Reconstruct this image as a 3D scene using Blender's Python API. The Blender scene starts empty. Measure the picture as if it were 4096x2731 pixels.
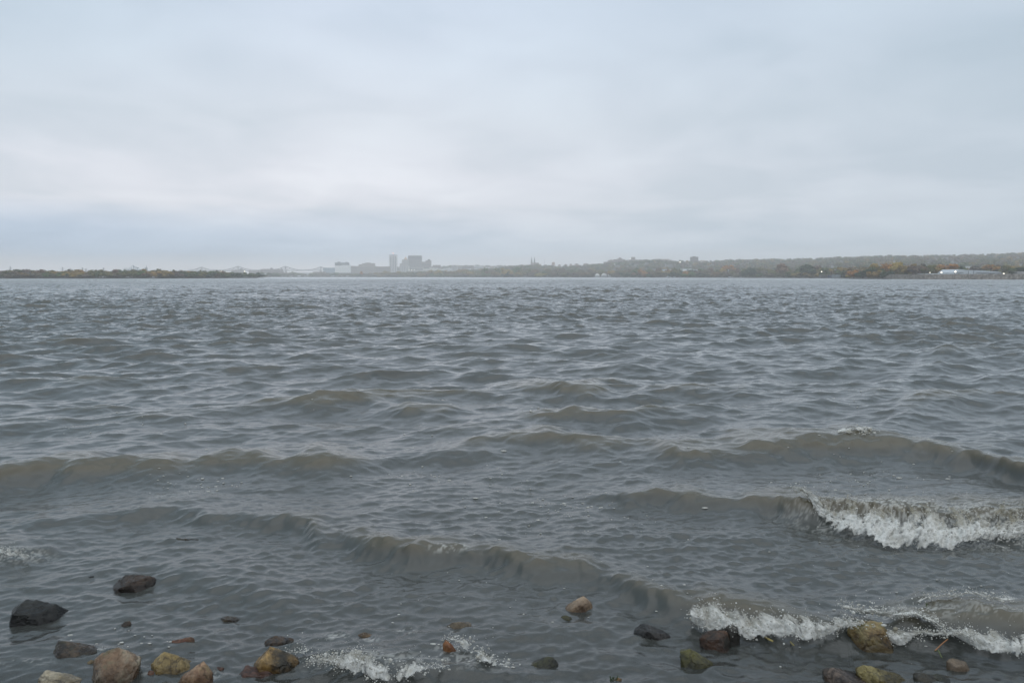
import bpy, bmesh, math, random
import numpy as np
from mathutils import Vector, Matrix, noise as mnoise

random.seed(7)
rng = np.random.default_rng(11)
scene = bpy.context.scene
COL = scene.collection
PI = math.pi
np.seterr(over='ignore')

# ------------------------------------------------------------------ camera geometry (used to measure the photograph)
CAM_H = 2.2
F = 3072.0                      # focal length in pixels of the 4096 px wide photograph (27 mm on 36 mm)
HORIZON = 1106.0
PITCH = math.atan((1365.5 - HORIZON) / F)
FW = np.array([0, math.cos(PITCH), -math.sin(PITCH)])
UP = np.array([0, math.sin(PITCH), math.cos(PITCH)])
RT = np.array([1.0, 0, 0])

def ray(px, py):
    return FW * F + RT * (px - 2048.0) + UP * (1365.5 - py)

def at(px, py, Y):
    d = ray(px, py)
    t = Y / d[1]
    return np.array([d[0] * t, Y, CAM_H + d[2] * t])

def ground(px, py, z=0.0):
    d = ray(px, py)
    t = (z - CAM_H) / d[2]
    return np.array([d[0] * t, d[1] * t, z])

def lin(r, g, b):
    def f(c):
        c /= 255.0
        return c / 12.92 if c <= 0.04045 else ((c + 0.055) / 1.055) ** 2.4
    return (f(r), f(g), f(b), 1.0)

# ------------------------------------------------------------------ tags and mesh helpers
def tag(o, label=None, cat=None, group=None, kind=None):
    if label: o['label'] = label
    if cat: o['category'] = cat
    if group: o['group'] = group
    if kind: o['kind'] = kind
    return o

def link(o, parent=None):
    COL.objects.link(o)
    if parent is not None:
        o.parent = parent
    return o

def empty(name, loc=(0, 0, 0), rz=0.0):
    o = bpy.data.objects.new(name, None)
    o.location = loc
    o.rotation_euler = (0, 0, rz)
    o.empty_display_size = 0.2
    return link(o)

def mesh_np(name, verts, faces, smooth=False):
    """faces: int array (n,3) or (n,4)"""
    me = bpy.data.meshes.new(name)
    v = np.ascontiguousarray(verts, dtype=np.float32)
    f = np.ascontiguousarray(faces, dtype=np.int32)
    me.vertices.add(len(v)); me.vertices.foreach_set('co', v.ravel())
    n, k = f.shape
    me.loops.add(n * k); me.loops.foreach_set('vertex_index', f.ravel())
    me.polygons.add(n)
    me.polygons.foreach_set('loop_start', np.arange(0, n * k, k, dtype=np.int32))
    me.polygons.foreach_set('use_smooth', np.full(n, smooth, dtype=bool))
    me.update(calc_edges=True)
    return me

class MB:
    """collects boxes, bars, tubes, spheres ... and links them as ONE mesh"""
    def __init__(s): s.v = []; s.f = []
    def add(s, vs, fs):
        b = len(s.v); s.v += [tuple(v) for v in vs]; s.f += [tuple(b + i for i in f) for f in fs]; return s
    def box(s, x0, x1, y0, y1, z0, z1):
        vs = [(x, y, z) for z in (z0, z1) for y in (y0, y1) for x in (x0, x1)]
        return s.add(vs, [(0, 2, 3, 1), (4, 5, 7, 6), (0, 1, 5, 4), (2, 6, 7, 3), (0, 4, 6, 2), (1, 3, 7, 5)])
    def prism(s, poly, y0, y1):
        """poly = list of (x,z), extruded along y"""
        n = len(poly)
        vs = [(x, y0, z) for x, z in poly] + [(x, y1, z) for x, z in poly]
        fs = [tuple(range(n)), tuple(range(2 * n - 1, n - 1, -1))]
        fs += [(i, i + n, (i + 1) % n + n, (i + 1) % n) for i in range(n)]
        return s.add(vs, fs)
    def bar(s, a, b, r, r2=None, n=6):
        a, b = Vector(a), Vector(b); d = (b - a)
        if d.length < 1e-6: return s
        r2 = r if r2 is None else r2
        q = d.to_track_quat('Z', 'Y').to_matrix()
        vs = []
        for p, rr in ((a, r), (b, r2)):
            for i in range(n):
                t = 2 * PI * i / n
                vs.append(p + q @ Vector((math.cos(t) * rr, math.sin(t) * rr, 0)))
        fs = [tuple(range(n - 1, -1, -1)), tuple(range(n, 2 * n))]
        fs += [(i, (i + 1) % n, (i + 1) % n + n, i + n) for i in range(n)]
        return s.add(vs, fs)
    def lathe(s, prof, cx=0, cy=0, n=16):
        vs = []; fs = []
        for r, z in prof:
            for i in range(n):
                t = 2 * PI * i / n
                vs.append((cx + r * math.cos(t), cy + r * math.sin(t), z))
        for j in range(len(prof) - 1):
            for i in range(n):
                a = j * n + i; b = j * n + (i + 1) % n
                fs.append((a, b, b + n, a + n))
        fs.append(tuple(range(n - 1, -1, -1))); m = (len(prof) - 1) * n
        fs.append(tuple(range(m, m + n)))
        return s.add(vs, fs)
    def build(s, name, mat, parent=None, smooth=False):
        me = bpy.data.meshes.new(name)
        me.from_pydata(s.v, [], s.f); me.update()
        bm = bmesh.new(); bm.from_mesh(me); bmesh.ops.recalc_face_normals(bm, faces=bm.faces); bm.to_mesh(me); bm.free()
        if smooth: me.polygons.foreach_set('use_smooth', [True] * len(me.polygons))
        if mat: me.materials.append(mat)
        return link(bpy.data.objects.new(name, me), parent)

# ------------------------------------------------------------------ material helpers
def new_mat(name):
    m = bpy.data.materials.new(name); m.use_nodes = True
    nt = m.node_tree; nt.nodes.clear()
    out = nt.nodes.new('ShaderNodeOutputMaterial')
    return m, nt, out

def N(nt, t, **kw):
    n = nt.nodes.new(t)
    for k, v in kw.items():
        if k in n.inputs.keys(): n.inputs[k].default_value = v
        else: setattr(n, k, v)
    return n

def ramp(nt, stops, interp='LINEAR'):
    r = nt.nodes.new('ShaderNodeValToRGB'); r.color_ramp.interpolation = interp
    e = r.color_ramp.elements
    while len(e) > 1: e.remove(e[-1])
    e[0].position, e[0].color = stops[0]
    for p, c in stops[1:]:
        x = e.new(p); x.color = c
    return r

def mixc(nt, fac, a, b, blend='MIX'):
    m = nt.nodes.new('ShaderNodeMix'); m.data_type = 'RGBA'; m.blend_type = blend
    for s, v in ((0, fac), (6, a), (7, b)):
        if hasattr(v, 'links') or isinstance(v, bpy.types.NodeSocket): nt.links.new(v, m.inputs[s])
        else: m.inputs[s].default_value = v
    return m.outputs[2]

def math_n(nt, op, a, b=0.0, c=None):
    m = nt.nodes.new('ShaderNodeMath'); m.operation = op
    for i, v in enumerate((a, b) if c is None else (a, b, c)):
        if isinstance(v, bpy.types.NodeSocket): nt.links.new(v, m.inputs[i])
        else: m.inputs[i].default_value = v
    return m.outputs[0]

_wallcache = {}
def wall_mat(rgb, rough=0.8, var=0.25, scale=0.25):
    key = (rgb, rough, var, scale)
    if key in _wallcache: return _wallcache[key]
    m, nt, out = new_mat('masonry')
    tc = N(nt, 'ShaderNodeNewGeometry')
    nz = N(nt, 'ShaderNodeTexNoise', Scale=scale, Detail=5.0)
    nt.links.new(tc.outputs['Position'], nz.inputs['Vector'])
    c1 = (rgb[0] * (1 - var), rgb[1] * (1 - var), rgb[2] * (1 - var), 1); c2 = (rgb[0] * (1 + var), rgb[1] * (1 + var), rgb[2] * (1 + var), 1)
    r = ramp(nt, [(0.3, c1), (0.7, c2)]); nt.links.new(nz.outputs['Fac'], r.inputs[0])
    b = N(nt, 'ShaderNodeBsdfPrincipled', Roughness=rough)
    nt.links.new(r.outputs[0], b.inputs['Base Color']); nt.links.new(b.outputs[0], out.inputs[0])
    _wallcache[key] = m
    return m

def emit_mat(rgb, strength):
    m, nt, out = new_mat('lit_lamp')
    e = N(nt, 'ShaderNodeEmission', Strength=strength); e.inputs[0].default_value = (*rgb, 1)
    nt.links.new(e.outputs[0], out.inputs[0])
    m.cycles.emission_sampling = 'NONE'
    return m

# ------------------------------------------------------------------ numpy noise
def vnoise(x, y, seed=0):
    x = np.asarray(x, float); y = np.asarray(y, float)
    xi = np.floor(x).astype(np.int64); yi = np.floor(y).astype(np.int64)
    fx = x - xi; fy = y - yi
    fx = fx * fx * (3 - 2 * fx); fy = fy * fy * (3 - 2 * fy)
    def h(a, b):
        n = (a * 374761393 + b * 668265263 + seed * 1274126177) & 0xFFFFFFFF
        n = ((n ^ (n >> 13)) * 1274126177) & 0xFFFFFFFF
        n = ((n ^ (n >> 16)) * 2246822519) & 0xFFFFFFFF
        return ((n ^ (n >> 15)) & 0xFFFFFF) / float(0xFFFFFF)
    a = h(xi, yi); b = h(xi + 1, yi); c = h(xi, yi + 1); d = h(xi + 1, yi + 1)
    return (a * (1 - fx) + b * fx) * (1 - fy) + (c * (1 - fx) + d * fx) * fy

def fbm(x, y, seed=0, octv=4, gain=0.5):
    s = 0; a = 1; t = 0
    for o in range(octv):
        s = s + a * vnoise(x * 2 ** o + 17.3 * o, y * 2 ** o - 9.1 * o, seed + o); t += a; a *= gain
    return s / t

def sstep(a, b, x):
    t = np.clip((x - a) / (b - a), 0, 1)
    return t * t * (3 - 2 * t)

# ------------------------------------------------------------------ WORLD: overcast evening sky
SUN_EL, SUN_ROT = math.radians(66), math.radians(160)
world = bpy.data.worlds.new('World'); scene.world = world; world.use_nodes = True
wt = world.node_tree; wt.nodes.clear()
wo = wt.nodes.new('ShaderNodeOutputWorld'); bg = wt.nodes.new('ShaderNodeBackground')
sky = wt.nodes.new('ShaderNodeTexSky'); sky.sky_type = 'NISHITA'; sky.sun_disc = False
sky.sun_elevation = SUN_EL; sky.sun_rotation = SUN_ROT; sky.air_density = 1.0; sky.dust_density = 3.0
tcw = wt.nodes.new('ShaderNodeTexCoord'); sp = wt.nodes.new('ShaderNodeSeparateXYZ')
wt.links.new(tcw.outputs['Generated'], sp.inputs[0])
X, Yd, Z = sp.outputs[0], sp.outputs[1], sp.outputs[2]
# cloud sheet: direction projected on a high flat layer, so the bands close up towards the horizon
zc = math_n(wt, 'ADD', math_n(wt, 'MAXIMUM', Z, 0.0), 0.15)
cx = math_n(wt, 'DIVIDE', X, zc); cy = math_n(wt, 'DIVIDE', Yd, zc)
cv = wt.nodes.new('ShaderNodeCombineXYZ'); wt.links.new(cx, cv.inputs[0]); wt.links.new(cy, cv.inputs[1])
n1 = N(wt, 'ShaderNodeTexNoise', Scale=0.55, Detail=4.0, Roughness=0.5, Distortion=0.5); wt.links.new(cv.outputs[0], n1.inputs['Vector'])
n2 = N(wt, 'ShaderNodeTexNoise', Scale=1.7, Detail=3.0, Roughness=0.45, Distortion=0.6); wt.links.new(cv.outputs[0], n2.inputs['Vector'])
cl = math_n(wt, 'ADD', math_n(wt, 'MULTIPLY', n1.outputs['Fac'], 0.66), math_n(wt, 'MULTIPLY', n2.outputs['Fac'], 0.34))
# base colour by elevation (sin), the cloud noise pushing the layers up and down a little
zz = math_n(wt, 'ADD', Z, math_n(wt, 'MULTIPLY', math_n(wt, 'SUBTRACT', cl, 0.5), 0.07))
er = ramp(wt, [(0.0, lin(242, 241, 244)), (0.014, lin(238, 239, 244)), (0.035, lin(212, 224, 237)), (0.062, lin(216, 224, 234)), (0.088, lin(226, 230, 237)),
               (0.125, lin(226, 230, 237)), (0.19, lin(216, 224, 232)), (0.27, lin(208, 220, 232)), (0.36, lin(203, 218, 234)), (0.6, lin(218, 235, 248)), (1.0, lin(227, 242, 252))])
wt.links.new(zz, er.inputs[0])
# bluish bank low on the left, darker towards the right and the upper corners
lf = N(wt, 'ShaderNodeMapRange', **{'From Min': 0.1, 'From Max': -0.5}); wt.links.new(X, lf.inputs[0])
bank = ramp(wt, [(0.0, (0, 0, 0, 1)), (0.012, (0.1, 0.1, 0.1, 1)), (0.03, (1, 1, 1, 1)), (0.055, (0.75, 0.75, 0.75, 1)), (0.085, (0, 0, 0, 1))])
zb = math_n(wt, 'ADD', Z, math_n(wt, 'MULTIPLY', math_n(wt, 'SUBTRACT', n1.outputs['Fac'], 0.5), 0.03))
wt.links.new(zb, bank.inputs[0])
bf = math_n(wt, 'MULTIPLY', bank.outputs[0], lf.outputs[0])
c1 = mixc(wt, math_n(wt, 'MULTIPLY', bf, 1.0), er.outputs[0], lin(177, 200, 225))
rf = N(wt, 'ShaderNodeMapRange', **{'From Min': -0.15, 'From Max': 0.6, 'To Min': 0.0, 'To Max': 0.65}); wt.links.new(X, rf.inputs[0])
c2 = mixc(wt, rf.outputs[0], c1, lin(176, 195, 208))
lf2 = N(wt, 'ShaderNodeMapRange', **{'From Min': -0.25, 'From Max': -0.65, 'To Min': 0.0, 'To Max': 0.9}); wt.links.new(X, lf2.inputs[0])
hi = N(wt, 'ShaderNodeMapRange', **{'From Min': 0.1, 'From Max': 0.35}); wt.links.new(Z, hi.inputs[0])
c2 = mixc(wt, math_n(wt, 'MULTIPLY', lf2.outputs[0], hi.outputs[0]), c2, lin(168, 192, 206))
cr = ramp(wt, [(0.40, (0.90, 0.915, 0.935, 1)), (0.5, (1.035, 1.018, 1.028, 1)), (0.60, (1.13, 1.108, 1.105, 1))])
wt.links.new(cl, cr.inputs[0])
c3 = mixc(wt, 1.0, c2, cr.outputs[0], 'MULTIPLY')
sc10 = N(wt, 'ShaderNodeVectorMath', operation='SCALE'); sc10.inputs['Scale'].default_value = 10.8
wt.links.new(c3, sc10.inputs[0])
c4 = mixc(wt, 0.94, sky.outputs[0], sc10.outputs[0])          # thin blue sky light under a closed cloud deck
wt.links.new(c4, bg.inputs[0]); bg.inputs[1].default_value = 0.1
wt.links.new(bg.outputs[0], wo.inputs[0])

sun = bpy.data.lights.new('sun', 'SUN'); sun.energy = 1.3; sun.angle = math.radians(110); sun.color = (1.0, 0.97, 0.93)
so = link(bpy.data.objects.new('sun', sun)); so.location = (0, -20, 60)
so.rotation_euler = (PI / 2 - SUN_EL, 0, PI - SUN_ROT)

# ------------------------------------------------------------------ TERRAIN
SH_PX = [-3000, -800, 0, 700, 950, 1040, 1100, 1300, 1500, 1900, 2300, 2700, 3100, 3300, 3400, 3560, 3700, 4096, 5200, 7500]
SH_Y = [600, 650, 700, 760, 900, 1000, 2300, 2500, 2300, 1900, 1550, 1300, 1050, 850, 650, 610, 570, 520, 480, 450]
def shore_y(px): return np.interp(px, SH_PX, SH_Y)
# top of the wooded ridge in the photograph, trees included
RD_PX = [-3000, 0, 1000, 1250, 1600, 1800, 2000, 2100, 2250, 2350, 2450, 2520, 2620, 2700, 2850, 2950, 3100, 3250, 3400, 3600, 3800, 3950, 4096, 5200, 7500]
RD_PY = [1108, 1106, 1104, 1102, 1094, 1086, 1070, 1060, 1066, 1060, 1052, 1043, 1040, 1046, 1045, 1040, 1038, 1036, 1031, 1027, 1024, 1022, 1017, 1004, 1000]
RIDGE_Y = 2500.0
def ridge_z(px):
    py = np.interp(px, RD_PX, RD_PY)
    return np.maximum(CAM_H + (HORIZON - py) * RIDGE_Y / F - 11.0, 1.5)

def bed_z(y):
    y = np.asarray(y, float)
    near = np.where(y < 2.6, 0.02 + (2.6 - y) * 0.16, -0.02 - 0.085 * (y - 2.6))
    return np.clip(near, -3.0, 2.0)

def terrain_z(px, y):
    sy = shore_y(px)
    bed = bed_z(y)
    ramp_ = np.clip((y - sy) / 12.0, -1, 1)
    land = 0.9 * ramp_ + 0.0 * y
    hill = ridge_z(px) * sstep(sy + 150, RIDGE_Y, y) * (1 - 0.6 * sstep(RIDGE_Y + 100, RIDGE_Y + 1500, y))
    island = (px < 1060)
    hill = np.where(island, 0.0, hill)
    z = np.where(y < sy - 12, bed, np.where(y < sy + 12, np.maximum(land, -3.0), 0.9 + hill))
    z = np.where(y < sy - 12, z, np.maximum(z, bed))
    return z

def build_ground():
    ys = np.concatenate([np.arange(-40, 0, 4), np.arange(0, 12, 0.12), np.geomspace(12, 400, 40), np.arange(420, 1200, 10), np.arange(1200, 2900, 25), np.geomspace(2900, 5000, 12)])
    ts = np.linspace(-1.25, 1.25, 321)
    T, Y = np.meshgrid(ts, ys)
    hw = np.maximum(Y, 0) + 12.0
    Xw = T * hw
    px = np.where(Y > 1, 2048 + (Xw / np.maximum(Y, 1)) * F, 2048 + T * F)
    Zw = terrain_z(px, Y)
    nearm = (Y < 14)
    Zw = Zw + np.where(nearm, (fbm(Xw * 3, Y * 3, 3) - 0.5) * 0.10 + (fbm(Xw * 14, Y * 14, 8) - 0.5) * 0.03, 0)
    nr, nc = T.shape
    idx = np.arange(nr * nc).reshape(nr, nc)
    f = np.stack([idx[:-1, :-1], idx[:-1, 1:], idx[1:, 1:], idx[1:, :-1]], -1).reshape(-1, 4)
    me = mesh_np('ground', np.stack([Xw, Y, Zw], -1).reshape(-1, 3), f, True)
    m, nt, out = new_mat('shore_gravel_and_soil')
    g = N(nt, 'ShaderNodeNewGeometry')
    vo = N(nt, 'ShaderNodeTexVoronoi', Scale=22.0); nt.links.new(g.outputs['Position'], vo.inputs['Vector'])
    nz = N(nt, 'ShaderNodeTexNoise', Scale=2.5, Detail=6.0); nt.links.new(g.outputs['Position'], nz.inputs['Vector'])
    r1 = ramp(nt, [(0.0, (0.012, 0.012, 0.011, 1)), (0.6, (0.035, 0.03, 0.024, 1)), (1.0, (0.12, 0.085, 0.06, 1))])
    nt.links.new(vo.outputs['Color'], r1.inputs[0])
    c = mixc(nt, nz.outputs['Fac'], r1.outputs[0], (0.018, 0.019, 0.016, 1))
    b = N(nt, 'ShaderNodeBsdfPrincipled', Roughness=0.8)
    bp = N(nt, 'ShaderNodeBump', Strength=0.6, Distance=0.02); nt.links.new(vo.outputs['Distance'], bp.inputs['Height'])
    nt.links.new(bp.outputs[0], b.inputs['Normal'])
    nt.links.new(c, b.inputs['Base Color']); nt.links.new(b.outputs[0], out.inputs[0])
    me.materials.append(m)
    o = link(bpy.data.objects.new('ground', me)); tag(o, kind='structure')
build_ground()

# ------------------------------------------------------------------ WATER
def ocean_tile(L, n, seed, lam, ang, spread, lmin, power=4.0):
    r = np.random.default_rng(seed)
    k1 = 2 * PI * np.fft.fftfreq(n, L / n)
    KX, KY = np.meshgrid(k1, k1)
    K = np.hypot(KX, KY); K[0, 0] = 1.0
    kp = 2 * PI / lam
    th = np.arctan2(KY, KX) - ang
    c = np.cos(th)
    D = np.where(c > 0, np.abs(c) ** spread, 0.03 * np.abs(c) ** 2) + 0.02
    S = np.exp(-1.25 * (kp / K) ** 2.5) / K ** power * D * np.exp(-(K * lmin / (2 * PI)) ** 2)
    S[0, 0] = 0
    h0 = np.sqrt(S) * (r.normal(size=(n, n)) + 1j * r.normal(size=(n, n)))
    H = np.real(np.fft.ifft2(h0)); s = H.std()
    DX = np.real(np.fft.ifft2(-1j * KX / K * h0)); DY = np.real(np.fft.ifft2(-1j * KY / K * h0))
    return L, n, [np.ascontiguousarray(a / s, dtype=np.float32) for a in (H, DX, DY)]

def sample(tile, x, y, rot, cubic):
    L, n, A = tile
    c, s = math.cos(rot), math.sin(rot)
    u = (c * x + s * y) / L * n; v = (-s * x + c * y) / L * n
    iu = np.floor(u).astype(np.int64); iv = np.floor(v).astype(np.int64)
    fu = (u - iu).astype(np.float32); fv = (v - iv).astype(np.float32)
    def wts(t):
        if not cubic: return [(0, 1 - t), (1, t)]
        return [(-1, (1 - t) ** 3 / 6), (0, (3 * t ** 3 - 6 * t ** 2 + 4) / 6), (1, (-3 * t ** 3 + 3 * t ** 2 + 3 * t + 1) / 6), (2, t ** 3 / 6)]
    res = [np.zeros(x.shape, np.float32) for _ in A]
    for du, wu in wts(fu):
        cu = (iu + du) % n
        for dv, wv in wts(fv):
            w = wu * wv; fl = ((iv + dv) % n) * n + cu
            for q, a in zip(res, A): q += w * a.reshape(-1)[fl]
    h, dx, dy = res
    return h, c * dx - s * dy, s * dx + c * dy

WDIR = math.radians(-78)          # towards the shore and a little to the right
T1 = ocean_tile(97.0, 1024, 5, 4.0, WDIR, 4.5, 0.45, 3.9)
T2 = ocean_tile(41.0, 1024, 6, 1.2, WDIR + 0.25, 2.5, 0.08, 3.6)
T3 = ocean_tile(8.3, 512, 9, 0.27, WDIR - 0.1, 2.0, 0.035, 3.2)

# crest lines seen near the shore: (px, py of the crest, height), front width, back width
CRESTS = [
    ([(-700, 1930, .0), (-300, 1890, .15), (0, 1872, .17), (298, 1818, .19), (506, 1824, .17), (714, 1836, .15), (893, 1809, .17), (1190, 1797, .18), (1400, 1836, .12), (1620, 1850, .0)], .42, .9),
    ([(1500, 1830, .0), (1764, 1794, .10), (1950, 1765, .13), (2181, 1729, .17), (2380, 1760, .13), (2748, 1794, .08), (2850, 1790, .0)], .42, .9),
    ([(2560, 1800, .0), (2696, 1785, .12), (3053, 1737, .16), (3184, 1721, .20), (3350, 1727, .21), (3529, 1733, .20), (3648, 1752, .17), (3827, 1794, .14), (4096, 1848, .18), (4500, 1900, .1), (4800, 1950, 0)], .42, .95),
    ([(2250, 1985, .0), (2500, 1975, .08), (2750, 1962, .13), (3000, 1960, .14), (3190, 1985, .165), (3400, 2000, .18), (3700, 2008, .18), (4096, 2025, .165), (4500, 2050, .14), (4800, 2080, 0)], .19, .7),
    ([(0, 2110, .0), (200, 2075, .05), (420, 2051, .06), (701, 2021, .08), (935, 2035, .075), (1100, 2044, .085), (1227, 2075, .08), (1274, 2125, .08), (1438, 2136, .11), (1578, 2155, .13), (1648, 2168, .135), (1812, 2164, .135), (1929, 2173, .12), (2087, 2240, .09), (2321, 2271, .07), (2485, 2327, .065), (2648, 2384, .08), (2850, 2410, .105), (3100, 2425, .10), (3400, 2445, .10), (3700, 2450, .08), (4200, 2460, .08), (4700, 2500, 0)], .15, .5),
    ([(-500, 2190, .1), (-100, 2170, .10), (90, 2178, .08), (260, 2215, .0)], .14, .4),
    ([(3540, 2510, .0), (3640, 2500, .06), (3800, 2490, .09), (4000, 2505, .10), (4300, 2520, .08), (4700, 2560, 0)], .16, .4),
    ([(1050, 2600, .0), (1300, 2605, .05), (1480, 2612, .07), (1650, 2620, .07), (1800, 2630, .05), (2050, 2620, .0)], .13, .35),
    ([(600, 2290, .0), (760, 2270, .05), (1000, 2330, .06), (1150, 2390, .05), (1300, 2430, .0)], .18, .4),
    ([(2000, 1650, .0), (2150, 1638, .10), (2350, 1640, .12), (2550, 1650, .10), (2700, 1650, .0)], .5, 1.1),
    ([(1900, 1545, .0), (2120, 1535, .12), (2350, 1560, .15), (2500, 1590, .0)], .6, 1.2),
    ([(1150, 1625, .0), (1300, 1605, .10), (1480, 1590, .11), (1700, 1625, .14), (1850, 1650, .0)], .6, 1.2),
]
CR = []
for pts, wf, wb in CRESTS:
    P = [(*ground(a, b, c)[:2], c) for a, b, c in pts]
    P = np.array(P); o_ = np.argsort(P[:, 0]); CR.append((P[o_], wf, wb))

def crest_h(x, y):
    z = np.zeros(x.shape)
    for P, wf, wb in CR:
        yc = np.interp(x, P[:, 0], P[:, 1]); h = np.interp(x, P[:, 0], P[:, 2], 0, 0)
        yc = yc + (vnoise(x * 1.5, x * 0 + 3.0 + wb, 4) - 0.5) * 0.24 + (vnoise(x * 4.4, x * 0 + 1.0, 5) - 0.5) * 0.10 + (fbm(x * 9, y * 5, 15, 2) - 0.5) * 0.07
        h = h * (0.62 + 0.62 * vnoise(x * 1.9, y * 0.9 + wb, 6) + 0.3 * (vnoise(x * 5.7, y * 2.0, 7) - 0.5))
        s = y - yc
        z += h * np.where(s > 0, np.exp(-np.abs(s / wb) ** 1.6), np.exp(-np.abs(s / wf) ** 2.0))
        z -= 0.22 * h * np.exp(-((s + 2.3 * wf) / (1.3 * wf)) ** 2)
    return z

def water_pos(x, y, spacing, cubic=True):
    x = np.asarray(x, float); y = np.asarray(y, float)
    sh = 0.10 + 0.90 * sstep(4.0, 17.0, y)           # long waves flatten over the shallows
    sh2 = 0.40 + 0.60 * sstep(3.5, 12.0, y)
    far = 1.0 + 0.0 * y
    gust = 0.3 + 1.4 * fbm(x * 0.045, y * 0.022, 71, 3)
    a1 = 0.060 * sh * far * (1 + 0.25 * sstep(20, 80, y)) * (0.6 + 0.8 * vnoise(x * .05, y * .035, 61)); a2 = 0.0128 * (1 + 0.8 * sstep(18, 70, y)) * gust * sh2 * far * (1 - sstep(0.35, 1.0, spacing)); a3 = (0.0042 + 0.0016 * (y < 12)) * gust * 0.9 * (1 - 0.55 * sstep(6, 10, y)) * (1 - sstep(0.06, 0.16, spacing)) * (0.7 + 0.6 * vnoise(x * .7, y * .7, 21))
    h1, dx1, dy1 = sample(T1, x, y, 0.09, cubic)
    h2, dx2, dy2 = sample(T2, x, y, -0.13, cubic)
    z = a1 * h1 + a2 * h2
    X = x - 0.95 * (a1 * dx1 + a2 * dx2); Y = y - 0.95 * (a1 * dy1 + a2 * dy2)
    m = spacing < 0.20
    if np.any(m):
        h3, dx3, dy3 = sample(T3, x[m], y[m], 0.05, cubic)
        z[m] += a3[m] * h3; X[m] -= 0.7 * a3[m] * dx3; Y[m] -= 0.7 * a3[m] * dy3
    nm = y < 30
    if np.any(nm): z[nm] += crest_h(x[nm], y[nm])
    return X, Y, z

def water_z(x, y):
    x = np.atleast_1d(np.asarray(x, float)); y = np.atleast_1d(np.asarray(y, float))
    x0, y0 = x.copy(), y.copy(); sp_ = np.full(x.shape, 0.02)
    for _ in range(3):                                # undo the sideways shift of the wave shapes
        a, b, c = water_pos(x0, y0, sp_); x0 += x - a; y0 += y - b
    return water_pos(x0, y0, sp_)[2]

# thin foam lying on the surface: (px, py, radius x, radius y, amount)
LACE = [(3600, 2060, .9, .45, .9), (3900, 2080, .8, .45, .9), (3350, 2040, .35, .25, .7), (3650, 2450, .4, .12, .7), (4000, 2465, .3, .10, .6),
        (1500, 2610, .5, .10, .6), (1850, 2600, .35, .12, .6), (1340, 2505, .08, .05, 1), (1480, 2515, .06, .04, .8), (1620, 2470, .07, .05, .9), (1800, 2560, .1, .05, .8),
        (60, 2190, .3, .12, .8), (3280, 2000, .3, .1, .5), (2900, 1990, .4, .08, .4), (4040, 2375, .12, .05, 1), (430, 2555, .1, .03, .8), (650, 1960, .35, .1, .45), (790, 1945, .3, .06, .45),
        (3400, 1750, .35, .10, .9), (1770, 2200, .12, .06, .8), (1850, 2195, .08, .06, .8), (100, 2600, .2, .06, .5), (3200, 2700, .12, .05, .8), (820, 2640, .1, .04, .9), (600, 2635, .12, .04, .5)]

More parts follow.
